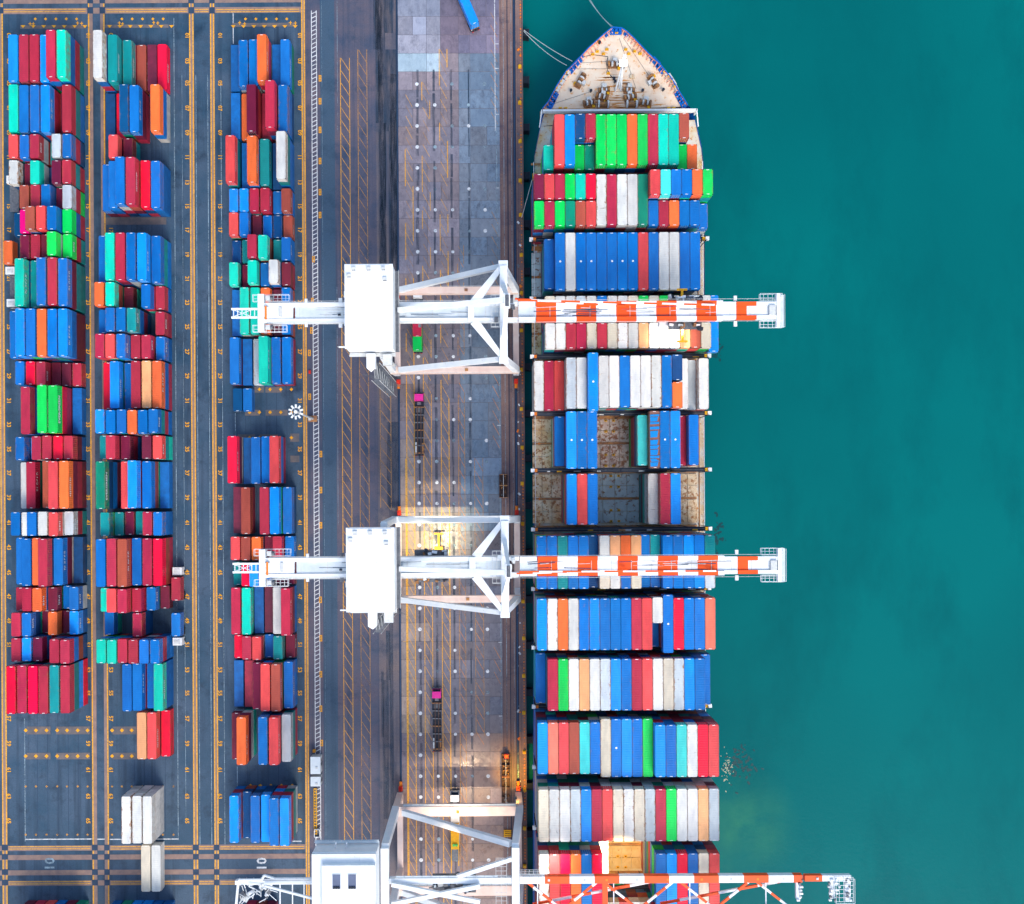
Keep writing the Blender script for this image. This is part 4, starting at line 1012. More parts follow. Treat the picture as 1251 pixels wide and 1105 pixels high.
lanetruck(20.5, 245, None, 'empty white-cabbed truck at the left edge below the white container', 1, '')
lanetruck(20.5, 352, None, 'empty truck with white cab at the left edge beside turquoise stacks', -1, '')
lanetruck(221, 718, 'R', 'truck under the maroon container right of the middle block', 1, 'short maroon container on a truck right of the middle block')
lanetruck(221, 761, 'B', 'truck with white cab below its blue container, right of the middle block', -1, 'short blue container on a truck right of the middle block')

# ------------------------------------------------------------------ ship-to-shore cranes
LX, RX = WX(488.2), WX(631)
def banded(mb, p, q, w, h, n0, per, frac=.5, a='craneR', b_='craneW'):
    """member from p to q painted in red and white bands"""
    p = Vector(p); q = Vector(q); L = (q-p).length; d = (q-p)/L; t = -n0; 
    while t < L:
        for mt, ln in ((a, per*frac), (b_, per*(1-frac))):
            s0, s1 = max(0, t), min(L, t+ln)
            if s1 > s0+.01: mb.bar(p+d*s0, p+d*s1, w, h, mt)
            t += ln
def rails(mb, x0, x1, y, z, mat='craneW', step=2.0):
    mb.box(x0, x1, y-.035, y+.035, z+.95, z+1.02, mat); x = x0
    while x <= x1: mb.box(x-.035, x+.035, y-.035, y+.035, z, z+.95, mat); x += step
def grid(mb, x0, x1, y0, y1, z, mat='craneW', s=.9):
    """open grating walkway with handrail"""
    y = y0
    n = max(2, int((x1-x0)/s)); k = max(2, int((y1-y0)/s))
    for i in range(n+1): x = x0+(x1-x0)*i/n; mb.box(x-.04, x+.04, y0, y1, z, z+.06, mat)
    for i in range(k+1): y = y0+(y1-y0)*i/k; mb.box(x0, x1, y-.04, y+.04, z+.002, z+.056, mat)
    for y in (y0, y1): rails(mb, x0, x1, y, z, mat)
    for x in (x0, x1): mb.box(x-.035, x+.035, y0, y1, z+.95, z+1.02, mat)
def stairs(t, O, x, y, zb, zt, mat='steel', dy=2.6):
    q = MB(); z = zb; s = 1
    while z < zt-2.4:
        q.bar((x, y-s*dy/2, z), (x, y+s*dy/2, z+2.4), .75, .12, mat)
        for k in (-.4, .4): q.bar((x+k, y-s*dy/2, z+1.0), (x+k, y+s*dy/2, z+3.4), .06, .06, 'pale')
        q.cbox(x, y+s*(dy/2+.4), z+2.36, 1.6, .8, .08, mat); z += 2.4; s = -s
    for dx in (-.9, .9):
        for d2 in (-dy/2-.7, dy/2+.7): q.bar((x+dx, y+d2, zb), (x+dx, y+d2, zt), .12, .12, 'pale')
    q.build('stair_tower', t, O)
def bogies(t, O, x, ys, z=.05):
    for y in ys:
        q = MB(); q.box(x-.55, x+.55, y-3.0, y+3.0, z+.75, z+1.35, 'steel'); q.box(x-.4, x+.4, y-1.1, y+1.1, z+1.35, 2.2, 'cranePink'); b_ = q.build('bogie', t, O)
        for k in (-2.3, -.8, .8, 2.3):
            q = MB(); q.tube((x-.15, y+k, z+.42), (x+.15, y+k, z+.42), .38, 'dark', 12); q.build('wheel', b_, O)
def buffer(t, O, x, y, s):
    q = MB(); q.box(x-.5, x+.5, *sorted((y, y+s*1.3)), .7, 2.0, 'redp'); q.tube((x, y+s*1.3, 1.3), (x, y+s*2.4, 1.3), .4, 'orangep', 10); q.cbox(x, y+s*.5, 2.0, .7, .7, .5, 'redp'); q.build('buffer', t, O)
def flood(t, O, x, y, z, col='lamp'):
    q = MB(); q.box(x-.35, x+.35, y-.35, y+.35, z, z+.3, 'steel'); q.box(x-.3, x+.3, y-.3, y+.3, z-.04, z, col); q.build('floodlight', t, O)
def spot(x, y, z, tx, ty, energy, col, size=70, blend=1.0):
    l = bpy.data.lights.new('crane_floodlight', 'SPOT'); l.energy = energy; l.color = col; l.spot_size = R(size); l.spot_blend = blend; l.shadow_soft_size = .35
    o = bpy.data.objects.new('crane_floodlight', l); COL.objects.link(o); o.location = (x, y, z)
    o.rotation_euler = (Vector((x, y, z))-Vector((tx, ty, 0))).to_track_quat('Z', 'Y').to_euler()

def crane(yc, label, ts, stay_side, hy=0.):
    t = thing('quay_crane', label, 'crane', (LX, yc, 0), 'ship-to-shore gantry cranes'); O = (LX, yc, 0)
    # gantry
    for x in (LX, RX):
        q = MB(); q.box(x-.75, x+.75, yc-9.8, yc+9.8, 2.2, 3.6, 'cranePink'); q.build('sill_beam', t, O)
        bogies(t, O, x, (yc-7.6, yc+7.6))
        for s in (-1, 1): buffer(t, O, x, yc+s*10.7, s)
    for s in (-1, 1):
        q = MB(); q.bar((LX, yc+s*9.2, 3.0), (LX, yc+s*10, 14.2), 1.5, 1.5, 'craneW'); q.bar((LX, yc+s*10, 14.2), (LX+.2, yc+s*9.6, 37.5), 1.5, 1.4, 'craneW'); q.build('leg', t, O)
        q = MB(); q.bar((RX, yc+s*9.2, 3.0), (RX-.2, yc+s*10, 14.2), 1.4, 1.6, 'craneW'); q.bar((RX-.2, yc+s*10, 14.2), (3.0, yc+s*10.4, 37.0), 1.5, 1.6, 'craneW', 1.3, 1.3); q.build('leg', t, O)
        q = MB(); q.box(LX-.5, RX+.3, yc+s*10-.85, yc+s*10+.85, 13.4, 15.2, 'cranePink' if s < 0 or stay_side > 0 else 'craneW')
        q.cbox(-6, yc+s*10, 15.2, .8, .7, .2, 'coaming'); rails(q, LX, RX, yc+s*10+.8*s, 15.2, 'pale'); q.build('portal_beam', t, O)
        q = MB(); q.bar((-22.6, yc+s*10, 15.6), (2.2, yc+s*10.5, 36.8), 1.3, 1.3, 'craneW', 1.1, 1.1, (0, 1, 0)); q.build('diagonal_brace', t, O)
        q = MB(); q.bar((2.6, yc+s*10.2, 38.0), (-3.6, yc+s*2.1, 38.0), 1.0, .9, 'craneW', 2.0, .9); q.build('strut', t, O)
        q = MB(); q.bar((3.0, yc+s*5.8, 38.6), (3.6, yc+s*1.1, 50), 1.0, 1.0, 'craneW', .7, .7); q.build('mast_leg', t, O)
        q = MB(); q.cbox(3.0, yc+s*10.9, 36.4, 2.1, 1.2, 2.2, 'craneW'); q.build('corner_joint', t, O)
    q = MB(); q.box(2.2, 3.9, yc-10.3, yc+10.3, 37.2, 38.9, 'craneW'); q.box(-5, -3.6, yc-2.2, yc+2.2, 38.2, 38.9, 'craneW'); q.build('top_crossbeam', t, O)
    q = MB(); q.box(LX-.6, LX+.6, yc-10, yc+10, 36.6, 38.0, 'craneW'); q.build('rear_crossbeam', t, O)
    q = MB(); q.cbox(3.6, yc, 49.4, 1.3, 3.0, 1.0, 'craneW'); q.tube((3.6, yc-1.2, 50.4), (3.6, yc+1.2, 50.4), .4, 'steel', 10); q.build('mast_head', t, O)
    q = MB()
    for k in range(5): q.cbox(rng.uniform(1, 5.5), yc+rng.uniform(-3, 3), 38.9, rng.uniform(.5, 1.4), rng.uniform(.4, 1.2), rng.uniform(.4, 1.0), rng.choice(('pale', 'steel', 'deckgrey')))
    grid(q, .2, 2.1, yc-3.6, yc+3.6, 38.9, 'pale'); q.build('latch_platform', t, O)
    # trolley girder and boom
    for s in (-1, 1):
        q = MB(); q.box(-51, 6.2, *sorted((yc+s*1.35, yc+s*2.25)), 36.6, 38.5, 'craneW'); q.box(-50, 6, *sorted((yc+s*2.27, yc+s*2.5)), 37.8, 37.9, 'pale'); q.build('girder', t, O)
        q = MB(); banded(q, (6.4, yc+s*1.75, 37.6), (52.5, yc+s*1.75, 37.6), .95, 1.8, -4.0, 9.04)
        q.bar((6.4, yc+s*1.75, 37.6), (10.2, yc+s*1.75, 37.6), .96, 1.82, 'craneW')
        banded(q, (52.5, yc+s*1.55, 37.5), (65, yc+s*1.55, 37.5), .85, 1.5, -3.1, 9.04); q.bar((52.5, yc+s*1.55, 37.5), (55.5, yc+s*1.55, 37.5), .86, 1.52, 'craneW')
        q.build('boom_girder', t, O)
    q = MB(); q.box(-44, -20, yc-1.33, yc+1.33, 37.7, 38.2, 'deckgrey'); q.box(-44.5, -50.5, yc-1.33, yc+1.33, 37.5, 38.3, 'craneW')
    q.box(-20.9, 2.0, yc-1.33, yc+1.33, 37.6, 38.0, 'deckgrey'); q.bar((-30, yc+.3, 38.5), (-26, yc+.6, 38.6), .5, .4, 'steel'); q.cbox(-27.2, yc+.5, 38.2, 1.2, .5, .6, 'yellowp'); q.cbox(-34, yc-.5, 38.2, .6, .4, .4, 'dark')
    for k in range(22):
        x = rng.uniform(-43, -4); yy_ = yc+rng.choice((-1.0, -.5, 0, .6, 1.1)); q.bar((x, yy_, 38.24), (x+rng.uniform(2, 8), yy_+rng.uniform(-.15, .15), 38.27), rng.uniform(.05, .13), .05, rng.choice(('steel', 'rail', 'pale', 'pale')))
    for x in range(-43, 2, 6): q.box(x-.05, x+.05, yc-1.3, yc+1.3, 38.205, 38.235, 'pale')
    q.build('girder_deck', t, O)
    q = MB(); banded(q, (10.4, yc, 37.75), (58.0, yc, 37.75), 2.58, .25, 0, 9.04); q.box(6.4, 10.39, yc-1.29, yc+1.29, 37.6, 37.87, 'deckgrey'); q.box(58, 64, yc-1.07, yc+1.07, 37.6, 37.86, 'craneW')
    x = 9.
    while x < 64: q.box(x-.05, x+.05, yc-1.28, yc+1.28, 37.88, 37.93, 'pale'); x += 4.52
    for k in range(26):
        x = rng.uniform(8, 50); yy_ = yc+rng.choice((-.9, -.4, .1, .5, .9)); q.bar((x, yy_, 37.93), (x+rng.uniform(2, 7), yy_+rng.uniform(-.3, .3), 37.97), rng.uniform(.06, .16), .06, rng.choice(('steel', 'rail', 'pale')))
    q.build('boom_deck', t, O)
    q = MB()
    for s in (-1, 1): rails(q, -50, 64, yc+s*2.5, 37.9, 'pale', 3.0)
    q.build('handrail', t, O)
    # tip platform
    q = MB(); grid(q, 61.0, 66, yc+2.3, yc+3.8, 37.2); grid(q, 61.0, 66, yc-3.8, yc-2.3, 37.2); q.build('tip_walkway', t, O)
    q = MB(); q.box(64.6, 65.4, yc-3.8, yc+3.8, 37.0, 38.4, 'craneW'); q.box(65.41, 66.6, yc-3.7, yc+3.7, 37.0, 37.15, 'deckgrey'); rails(q, 65, 66.6, yc-3.7, 37.1); q.box(66.5, 66.56, yc-3.7, yc+3.7, 38.05, 38.12, 'craneW'); q.cbox(63.6, yc, 38.2, 1.4, 2.2, .5, 'pale'); q.build('tip_beam', t, O)
    q = MB(); q.cbox(55.5, yc+2.9, 37.2, .7, 1.1, .5, 'craneW'); q.cbox(55.5, yc-2.9, 37.2, .7, 1.1, .5, 'craneW'); q.build('sheave_bracket', t, O)
    # stays (red and white) and backstays
    dy = stay_side
    for s in (-1, 1):
        if s > 0: q = MB(); banded(q, (4, yc+.55*dy, 50), (30.5, yc+.9*dy, 38.9), .34, .34, -1.5, 8.2, .45); q.build('inner_stay', t, O)
        if s > 0: q = MB(); banded(q, (4, yc+.1*dy, 50.4), (50.5, yc+1.2*dy, 38.7), .34, .34, -2, 9.6, .45); q.build('outer_stay', t, O)
    q = MB(); q.bar((3.2, yc+.3*dy, 49.8), (-20.6, yc+.3*dy, 39.2), 1.1, .8, 'craneW'); q.build('backstay', t, O)
    # machinery house
    q = MB(); hx0, hx1, hy0, hy1 = -31.6, -21.3, yc+hy-9.1, yc+hy+9.1
    q.box(hx0, hx1, hy0, hy1, 39.0, 45.0, 'craneW'); hs = q.build('machinery_house', t, O)
    q = MB(); q.box(hx0-.12, hx1+.12, hy0-.12, hy1+.12, 45.0, 45.15, 'craneW'); q.build('roof', hs, O)
    q = MB(); q.box(hx0+.15, hx1-.55, hy1-4.3, hy1-.1, 45.15, 45.3, 'craneW'); q.build('roof_hatch', hs, O)
    for k in range(4): q = MB(); yk_ = hy0+.2+k*3.45; q.box(hx0+.05, hx1-.05, yk_, yk_+3.38, 45.152, 45.185, 'craneW'); q.build('roof_panel', hs, O)
    for dx, dy2 in ((1.9, -.9), (5.2, -.9), (8.4, -.9), (.9, -2.4), (8.7, -3.2)):
        q = MB(); q.cbox(hx0+dx, hy1+dy2, 45.3, .9, .6, .45, 'pale'); q.cbox(hx0+dx, hy1+dy2-.35, 45.3, .8, .15, .2, 'steel'); q.build('roof_vent', hs, O)
    q = MB(); 
    for (x0_, x1_, y) in ((hx0-1.5, hx0+.4, hy0+.3),): q.box(x0_, x1_, y-.15, y+.15, 44.6, 44.9, 'craneW')
    for y in (yc+2.9, yc-3.2): q.box(hx0-.45, hx0, y-.7, y+.7, 42.5, 44, 'craneW')
    q.build('hoist_beam', hs, O)
    q = MB(); rails(q, hx0, hx1, hy0-.9, 39.1, 'pale'); q.box(hx0, hx1, hy0-1.0, hy0-.13, 39.0, 39.1, 'pale'); q.box(hx1+.0, hx1+.9, hy0, hy1, 39.0, 39.1, 'steel')
    q.box(hx1+.85, hx1+.92, hy0, hy1, 40.0, 40.1, 'pale'); q.cbox(hx0+5, hy0-2.2, 39, 1.9, 3.2, 2.2, 'craneW'); q.cbox(hx0+8.6, hy0-1.9, 39, 2.0, 2.4, 1.6, 'pale')
    q.faces([(hx0+4.05, hy0-3.8, 41.2), (hx0+5.95, hy0-3.8, 41.2), (hx0+5, hy0-4.6, 40.2)], [(2,1,0)], 'craneW')
    q.build('service_platform', t, O)
    stairs(t, O, LX-1.6, yc-13.2, .5, 37)
    q = MB(); q.bar((hx0+8.6, hy0-1.9, 38.5), (LX+1.5, yc-10.5, 27), 1.2, .3, 'pale'); q.build('gangway', t, O)
    q = MB()
    for k in range(9): q.tube((hx0-1+k*.8, yc-10.6-k*.35, 12+.1*k), (hx0+5+k*.6, yc-11.2-k*.35, 12+.1*k), .07, 'steel', 5)
    q.cbox(LX-2.5, yc-12.8, 9, 2.2, 2.2, 2.0, 'steel'); q.build('cable_reel', t, O)
    # rear end
    q = MB(); q.box(-52.3, -50.9, yc-4.2, yc+4.2, 37.4, 38.8, 'craneW'); q.box(-50.88, -49.9, yc-.9, yc+1.2, 38.5, 39.0, 'craneW'); q.build('end_beam', t, O)
    q = MB(); q.box(-50.6, -50.2, yc-1.6, yc+1.4, 39.0, 39.25, 'orangep'); q.box(-47.5, -46.9, yc-.9, yc+1.2, 38.5, 38.8, 'pale'); q.build('end_stop', t, O)
    q = MB(); grid(q, -53.6, -45.4, yc+2.7, yc+4.2, 37.2); grid(q, -53.6, -46.0, yc-4.2, yc-2.7, 37.2); q.build('rear_walkway', t, O)
    q = MB()
    for y in (yc-.95, yc+.95): q.box(-58.4, -52.3, y-.22, y+.22, 37.8, 38.3, 'craneW')
    for k in range(6): q.box(-58+k*.95, -57.85+k*.95, yc-.7, yc+.7, 37.9, 38.2, 'craneW')
    q.bar((-57.8, yc-.7, 38.2), (-54, yc+.7, 38.2), .12, .12, 'craneW'); q.bar((-54, yc-.7, 38.2), (-57.8, yc+.7, 38.2), .12, .12, 'craneW'); q.build('tail_frame', t, O)
    for s in (-1, 1):
        q = MB(); q.cbox(-50.0, yc+s*3.3, 38, 1.0, 1.0, 1.0, 'pale'); q.tube((-49.4, yc+s*3.3, 38.6), (-48.9, yc+s*3.3, 38.6), .5, 'steel', 10); q.build('rope_sheave', t, O)
        q = MB(); q.cbox(-41.5, yc+s*2.7, 37.9, .6, .9, .5, 'craneW'); q.cbox(-33.8, yc+s*2.8, 37.6, .8, 1.0, .6, 'steel' if stay_side < 0 else 'craneW'); q.build('girder_bracket', t, O)
    # trolley, operator cab and spreader
    tr_ = MB(); tr_.box(ts-3.8, ts+3.8, yc-3.7, yc+3.7, 35.1, 35.6, 'steel')
    for k in range(26):
        sx = rng.choice((-1, 1)); tr_.cbox(ts+rng.uniform(-3.6, 3.6), yc+sx*rng.uniform(2.7, 3.7), 35.6, rng.uniform(.3, 1.2), rng.uniform(.3, 1.0), rng.uniform(.3, 1.3), rng.choice(('pale', 'craneW', 'steel', 'dark', 'winch')), rng.uniform(-.3, .3))
    tr_.build('trolley', t, O)
    q = MB(); q.cbox(ts-4.6, yc-1.6, 32.2, 2.2, 2.2, 2.6, 'craneW'); q.box(ts-3.49, ts-3.45, yc-2.5, yc-.7, 32.6, 34.4, 'glass'); q.build('operator_cab', t, O)
    zb = 33 if ts > 0 else 5.5
    q = MB()
    for dx in (-1.8, 1.8):
        for s in (-1, 1): q.tube((ts+dx, yc+s*2.2, 35.1), (ts+dx, yc+s*2.2, zb), .04, 'steel', 4)
    q.build('hoist_rope', t, O)
    q = MB(); q.box(ts-1.1, ts+1.1, yc-2.6, yc+2.6, zb-.6, zb, 'yellowp'); q.box(ts-.25, ts+.25, yc-6, yc+6, zb-.5, zb-.15, 'yellowp')
    for s in (-1, 1): q.box(ts-1.2, ts+1.2, yc+s*6-.2, yc+s*6+.2, zb-.6, zb-.1, 'yellowp')
    q.build('spreader', t, O)
    for x, y in ((ts-3, yc+3.3), (ts+3, yc-3.3), (-12, yc+2.7), (-16, yc-2.7)): flood(t, O, x, y, 34.9 if abs(x-ts) < 4 else 36.2)
    return t
Y1, Y2, Y3 = 40.4, -17.1, -90.3
crane(Y1, 'top white gantry crane with striped boom reaching over the ship', 44.5, 1, 0)
crane(Y2, 'middle white gantry crane with its trolley parked over the quay lanes', -13.8, -1, 0)

# third crane: older truss type, its north half in view
def crane3(yc):
    t = thing('quay_crane', 'lowest gantry crane with a striped truss boom, cut by the bottom edge', 'crane', (LX, yc, 0), 'ship-to-shore gantry cranes'); O = (LX, yc, 0)
    for x in (LX, RX):
        q = MB(); q.box(x-.75, x+.75, yc-9.8, yc+9.8, 2.2, 3.6, 'cranePink'); q.build('sill_beam', t, O); bogies(t, O, x, (yc-7.6, yc+7.6))
        for s in (-1, 1): buffer(t, O, x, yc+s*10.7, s)
    for s in (-1, 1):
        q = MB(); q.bar((LX, yc+s*10, 3), (LX, yc+s*10, 13.5), 1.6, 1.6, 'cranePink'); q.bar((LX, yc+s*10, 13.5), (-24.4, yc+s*10, 38), 1.8, 1.8, 'craneW', 1.6, 1.6); q.build('leg', t, O)
        q = MB(); q.bar((RX, yc+s*10, 3), (RX, yc+s*10, 13.5), 1.6, 1.6, 'cranePink'); q.bar((RX, yc+s*10, 13.5), (5.0, yc+s*10, 38), 1.8, 1.8, 'craneW', 1.5, 1.5); q.build('leg', t, O)
        q = MB(); q.box(LX+.8, RX-.8, yc+s*10-1.3, yc+s*10+1.1, 12.5, 15.0, 'cranePink'); q.box(LX+2, RX-1, yc+s*10+1.12, yc+s*10+1.6, 14.6, 14.7, 'deckgrey'); rails(q, LX+2, RX-1, yc+s*10+1.6, 14.7, 'pale'); q.cbox(-8.8, yc+s*10-.2, 15, .7, .7, .15, 'orangep'); q.build('portal_beam', t, O)
        q = MB(); q.bar((-22.4, yc+s*10, 15.8), (4.0, yc+s*10, 36.5), 1.3, 1.3, 'craneW'); q.build('diagonal_brace', t, O)
    q = MB(); q.box(-25.3, -23.5, yc-10, yc+10, 37.2, 39.0, 'craneW'); q.box(4.2, 5.9, yc-10, yc+10, 37.2, 39.0, 'craneW'); q.build('upper_side_beam', t, O)
    # upper frame
    for s in (-1, 1):
        y = yc+2.6 if s > 0 else yc-4.6
        q = MB(); q.box(-23.4, 4.1, y-.6, y+.6, 37.4, 38.9, 'craneW'); q.box(-22, 1, y+s*.62-.03, y+s*.62+.5, 38.6, 38.7, 'deckgrey'); rails(q, -22, 3.8, y+s*1.0, 38.7, 'pale'); q.build('girder', t, O)
        q = MB(); q.bar((-8.2, yc+s*3.4, 38.5), (4.2, yc+s*7.4, 38.5), .9, .9, 'craneW'); q.build('strut', t, O)
        q = MB(); q.bar((-22.8, yc+s*2.2, 39.4), (-3, yc-s*1.8, 39.6), .9, .9, 'craneW'); q.build('cross_brace', t, O)
        # boom chords with red and white bands
        q = MB(); q.bar((6, y, 38), (11.6, y, 38), 1.6, 1.5, 'craneW'); banded(q, (11.6, y, 38), (69.6, y, 38), 1.6, 1.5, 0, 11.2, .5); banded(q, (69.6, y, 38), (80.6, y, 38), 1.3, 1.2, -.6, 11.2, .35); q.build('boom_chord', t, O)
        q = MB(); q.box(-58, -39.6, y-.45, y+.45, 38.2, 39.2, 'craneW'); rails(q, -57, -40, y+s*1.0, 38.9, 'craneW', 1.6); q.build('rear_chord', t, O)
    q = MB(); x = 7.; s = 1; k = 0
    while x < 66:
        banded(q, (x, yc-1+s*3.4, 38), (x+8.6, yc-1-s*3.4, 37.9), .5, .42, -.8*(k % 3), 5.2, .5); x += 8.6; s = -s; k += 1
    banded(q, (7, yc-4.2, 36.4), (36, yc+1.2, 36.4), .5, .5, -2, 9., .5); banded(q, (36, yc-4.2, 36.4), (68, yc+1.6, 36.4), .5, .5, -2, 9., .5)
    x = 10.
    while x < 68: q.bar((x, yc-4.4, 37.8), (x, yc+2.2, 37.8), .22, .25, 'craneW'); x += 17.2
    q.box(24.6, 25.8, yc-4.4, yc+2.1, 37.7, 38.3, 'craneR'); q.box(68.3, 69.3, yc-2.1, yc+2.1, 37.5, 38.5, 'craneW'); q.box(79.3, 80.5, yc-2.6, yc+2.6, 37.5, 38.6, 'craneW'); q.box(76.0, 76.9, yc-2.1, yc+2.1, 37.5, 38.3, 'craneW')
    q.build('boom_lattice', t, O)
    q = MB()
    for x in (69, 76, 77.5, 80): 
        for k in range(7): q.cbox(x+rng.uniform(-.6, .6), yc-2.2+k*.75, 38.5, rng.uniform(.3, .8), .35, .5, rng.choice(('craneW', 'pale', 'steel')))
    grid(q, 76.8, 81, yc-2.6, yc+2.9, 38.7); q.build('tip_walkway', t, O)
    q = MB()
    for k in range(10): x = 12+k*6.6+rng.uniform(0, 2); q.cbox(x, yc+2.6, 38.5, .5, .5, .3, rng.choice(('orangep', 'pale', 'pale')))
    q.build('boom_lamp', t, O)
    # tall house
    hx0, hx1 = -39.6, -25.6; hy0, hy1 = yc-11, yc+11.2
    q = MB(); q.box(hx0, hx1, hy0, hy1, 38.5, 45, 'craneW'); hs = q.build('machinery_house', t, O)
    q = MB(); q.box(hx0+2.4, hx1-.1, hy0-.1, hy1-2.0, 45, 46.2, 'craneW'); q.faces([(hx0, hy1-2.2, 45.0), (hx1, hy1-2.2, 45.0), (hx1, hy1+.2, 44.2), (hx0, hy1+.2, 44.2)], [(0,1,2,3)], 'craneW'); q.build('roof', hs, O)
    for x in (-34.0, -30.6):
        q = MB(); q.box(x-1.0, x+1.0, yc+4.1, yc+7.4, 46.2, 46.3, 'craneW'); q.box(x-.85, x+.85, yc+4.2, yc+7.3, 46.3, 46.36, 'deckdk')
        for k in (-.5, 0, .5): q.tube((x+k, yc+4.5, 46.36), (x+k, yc+4.5, 46.6), .26, 'dark', 8)
        q.build('roof_vent', hs, O)
    q = MB(); q.box(hx0-.3, hx1+.3, hy1+.9, hy1+1.0, 40.5, 40.62, 'craneW'); q.box(hx0-.3, hx1, hy1+.2, hy1+1.0, 39.4, 39.5, 'deckgrey'); rails(q, hx0-.3, hx1, hy1+1.0, 39.5, 'craneW', 1.5)
    for x in (-35, -32.6): q.bar((x, hy1+.2, 42), (x+.4, hy1+1.8, 43), .25, .25, 'craneW')
    q.build('house_walkway', hs, O)
    # rear machinery
    q = MB(); 
    for k in range(16): q.cbox(rng.uniform(-57.5, -50), yc+rng.uniform(-1.5, 2.4), rng.uniform(37.5, 39.5), rng.uniform(.3, 1.8), rng.uniform(.3, 1.4), rng.uniform(.2, .7), rng.choice(('craneW', 'pale', 'pale', 'craneW', 'steel')), rng.uniform(0, 1.5))
    for k in range(34): x = rng.uniform(-57.5, -50); y = yc+rng.uniform(-2, 2.6); q.bar((x, y, rng.uniform(39, 40)), (x+rng.uniform(-2, 2), y+rng.uniform(-1.5, 1.5), rng.uniform(39, 40)), .13, .13, rng.choice(('craneW', 'craneW', 'pale')))
    q.tube((-57.2, yc+3.2, 39), (-52, yc+3.2, 39), .3, 'craneW', 8); q.tube((-52, yc+3.2, 39), (-51.5, yc+4.2, 39), .3, 'craneW', 8); q.tube((-51.5, yc+4.2, 39), (-49, yc+3.4, 39), .3, 'craneW', 8); q.tube((-49, yc+3.4, 39), (-40, yc+3.4, 39), .3, 'craneW', 8)
    q.tube((-58, yc-3, 38.5), (-57.4, yc+3.2, 38.5), .3, 'craneW', 8); q.build('rear_sheaves', t, O)
    q = MB(); q.bar((-51, yc+2.2, 40.0), (-24.5, yc-1.6, 46.6), .45, .45, 'craneW'); q.build('rear_stay', t, O)
    for x in (-48, -45.2, -42.6, -40.5): q = MB(); q.box(x-.12, x+.12, yc-4.2, yc+2.2, 38.6, 38.8, 'craneW'); q.build('rear_crossbar', t, O)
    # trolley and latch gear
    q = MB()
    for k in range(40): q.cbox(rng.uniform(-14, -4), yc+rng.uniform(-2, 1.6), rng.uniform(33.5, 35.5), rng.uniform(.3, 2.0), rng.uniform(.2, 1.2), rng.uniform(.2, .8), rng.choice(('steel', 'pale', 'dark', 'deckgrey', 'rail')), rng.uniform(0, .4))
    q.box(-14, -4, yc-2.4, yc+1.9, 33.0, 33.4, 'steel'); q.build('trolley', t, O)
    q = MB(); rails(q, 6, 12, yc+4.2, 38.3, 'pale', 1); grid(q, 6.2, 11, yc+3.3, yc+4.8, 38.3, 'pale'); grid(q, .6, 3.0, yc-3, yc+7.6, 38.6, 'pale'); q.build('latch_platform', t, O)
    # yellow spreader resting on the trailer, ropes up to the trolley
    for x, y in ((RX-1, yc+12.3), (-8, yc+3.5), (10, yc+3.6), (30, yc+3.0)): flood(t, O, x, y, 12.0 if x == RX-1 else 36.8, 'lampw')
M['deckdk'] = simple('grey_vent_plate', (.12, .15, .24), .5)
crane3(Y3)
# trailer deck of white plates and the spreader on it
X, Y = W(556, 1018); X = WX(556, 1.5, 1018)
sp = thing('yellow_spreader', 'yellow lifting spreader resting on the trailer inside the lower crane\'s portal', 'spreader', (X, Y, 1.6)); O = (X, Y, 1.6)
q = MB(); q.box(X-1.1, X+1.1, Y-3.4, Y+3.4, 2.0, 2.5, 'yellowp'); q.box(X-.9, X+.9, Y-6.5, Y-3.4, 2.0, 2.12, 'steel'); q.build('head_block', sp, O)
for s in (-1, 1):
    q = MB(); q.box(X+s*.95-.12, X+s*.95+.12, Y-8, Y+3.4, 1.6, 2.0, 'yellowp'); q.build('side_beam', sp, O)
q = MB(); q.tube((X-.3, Y-2.2, 2.5), (X-.3, Y-2.2, 2.9), .35, 'greenp', 10); q.tube((X+.4, Y-2.2, 2.5), (X+.4, Y-2.2, 2.9), .35, 'greenp', 10); q.build('motor', sp, O)
q = MB()
for k in (-.9, -.35, .35, .9): q.tube((X+k, Y+2.6, 2.5), (X+k*.8, Y+2.8, 3.3), .16, 'steel', 6); q.cbox(X+k, Y+1.2, 2.5, .3, .9, .35, 'yellowp')
q.build('sheave', sp, O)
X = WX(556, 1.5, 1010)
q = MB(); q.box(X-1.15, X+1.15, WY(1030), WY(980), 1.50+.045, 1.56, 'whitev'); tag(q.build('white_cover', None, (X, WY(1005), 1.5)), 'white plate deck of the trailer under the yellow spreader', 'cover')
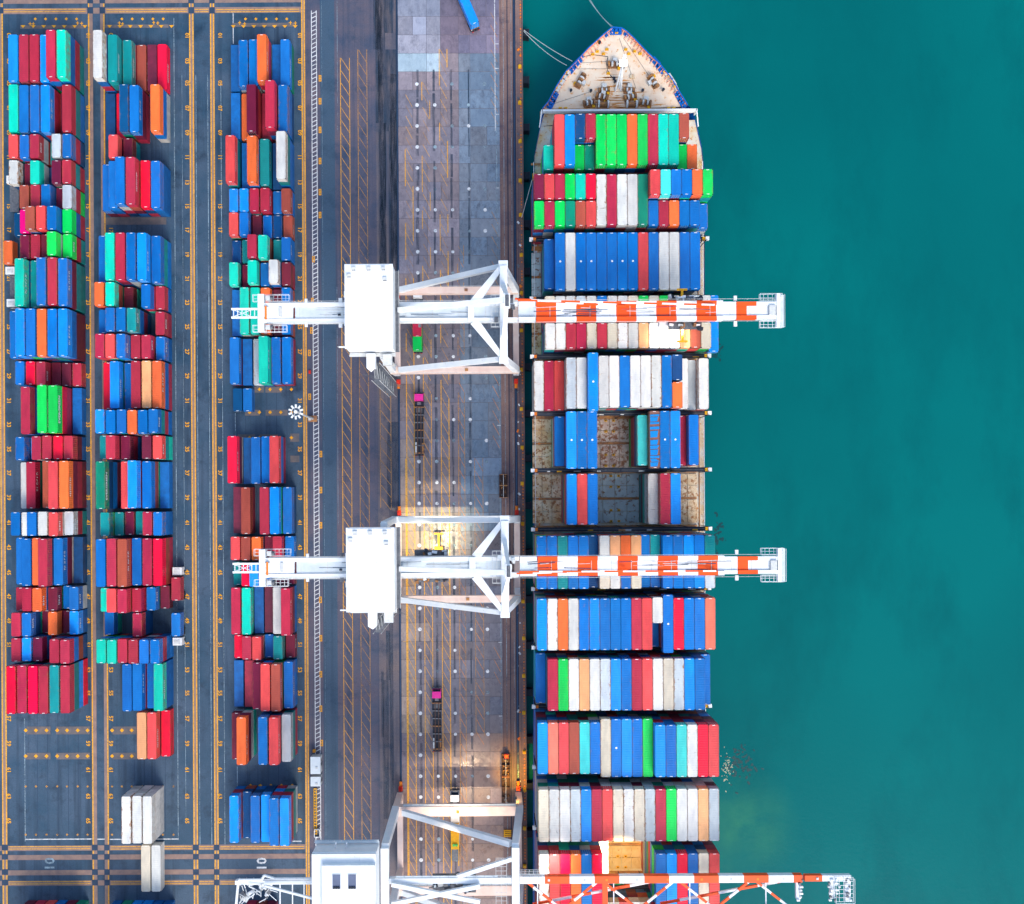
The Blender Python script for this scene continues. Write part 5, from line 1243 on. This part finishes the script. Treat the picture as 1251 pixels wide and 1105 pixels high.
# yellow pallet by the right leg
X, Y = W(620, 1018); q = MB()
for k in range(4): q.box(X-1, X+1, Y-.9+k*.5, Y-.6+k*.5, .05, .3+.1*(k % 2), 'yellowp')
q.box(X-.9, X-.7, Y-1, Y+1, .31, .5, 'yellowp'); tag(q.build('yellow_pallet', None, (X, Y, .05)), 'yellow slatted rack near the lower crane\'s right leg', 'rack')

# lit lamps of the photograph
spot(44, Y1-3.4, 34.8, WX(815, 25), Y1-6, 13000, (1, .97, .9), 75, 1.0)
spot(-13.8, Y2+3.2, 34.8, WX(528), Y2+6.2, 48000, (1, .84, .50), 52)
spot(RX-.6, Y3+10.8, 12.2, RX-.2, Y3+15.5, 17000, (1, .50, .05), 70)
spot(-8, Y3+4, 36.6, WX(552), WY(962), 22000, (1, .74, .48), 50)
spot(-2, Y3+4, 36.6, WX(592), WY(950), 9000, (1, .74, .5), 50)
spot(30, Y3+3.5, 36.8, WX(750, 20), Y3+3.5, 34000, (1, .70, .32), 95)
spot(14, Y3+3.5, 36.8, WX(700, 30), Y3+3, 4000, (1, .90, .8), 100)

# floating leaves by the hull
q = MB()
for cxp, cyp, sx, sy, n, mt in ((873, 424, 7, 13, 60, 'leafd'), (877, 655, 6, 20, 30, 'leafd'), (905, 935, 16, 20, 70, 'leafd'), (888, 938, 5, 18, 60, 'leafl')):
    for _ in range(n):
        x, y = W(rng.gauss(cxp, sx*.55), rng.gauss(cyp, sy*.55), -3.2); a = rng.uniform(.12, .38) if mt == 'leafd' else rng.uniform(.06, .17); th = rng.uniform(0, 3.14); L = a*rng.uniform(1, 2.6)
        pts = [(x+L*math.cos(p)*math.cos(th)-a*math.sin(p)*math.sin(th), y+L*math.cos(p)*math.sin(th)+a*math.sin(p)*math.cos(th), -3.19+rng.uniform(0, .02)) for p in (0, 1, 2.1, 3.1, 4.2, 5.3)]
        if x > WX(861, DZ)-.3: q.faces(pts, [tuple(range(6))], mt)
M['leafd'] = simple('dark_weed', (.0, .050, .058), .4); M['leafl'] = simple('pale_foam', (.42, .42, .28), .5)
o = q.build('floating_weed', kind='stuff'); tag(o, 'patches of floating weed and foam beside the hull', 'weed')
print(COUNT, 'objects', len(bpy.data.objects), 'slabs', nsl)
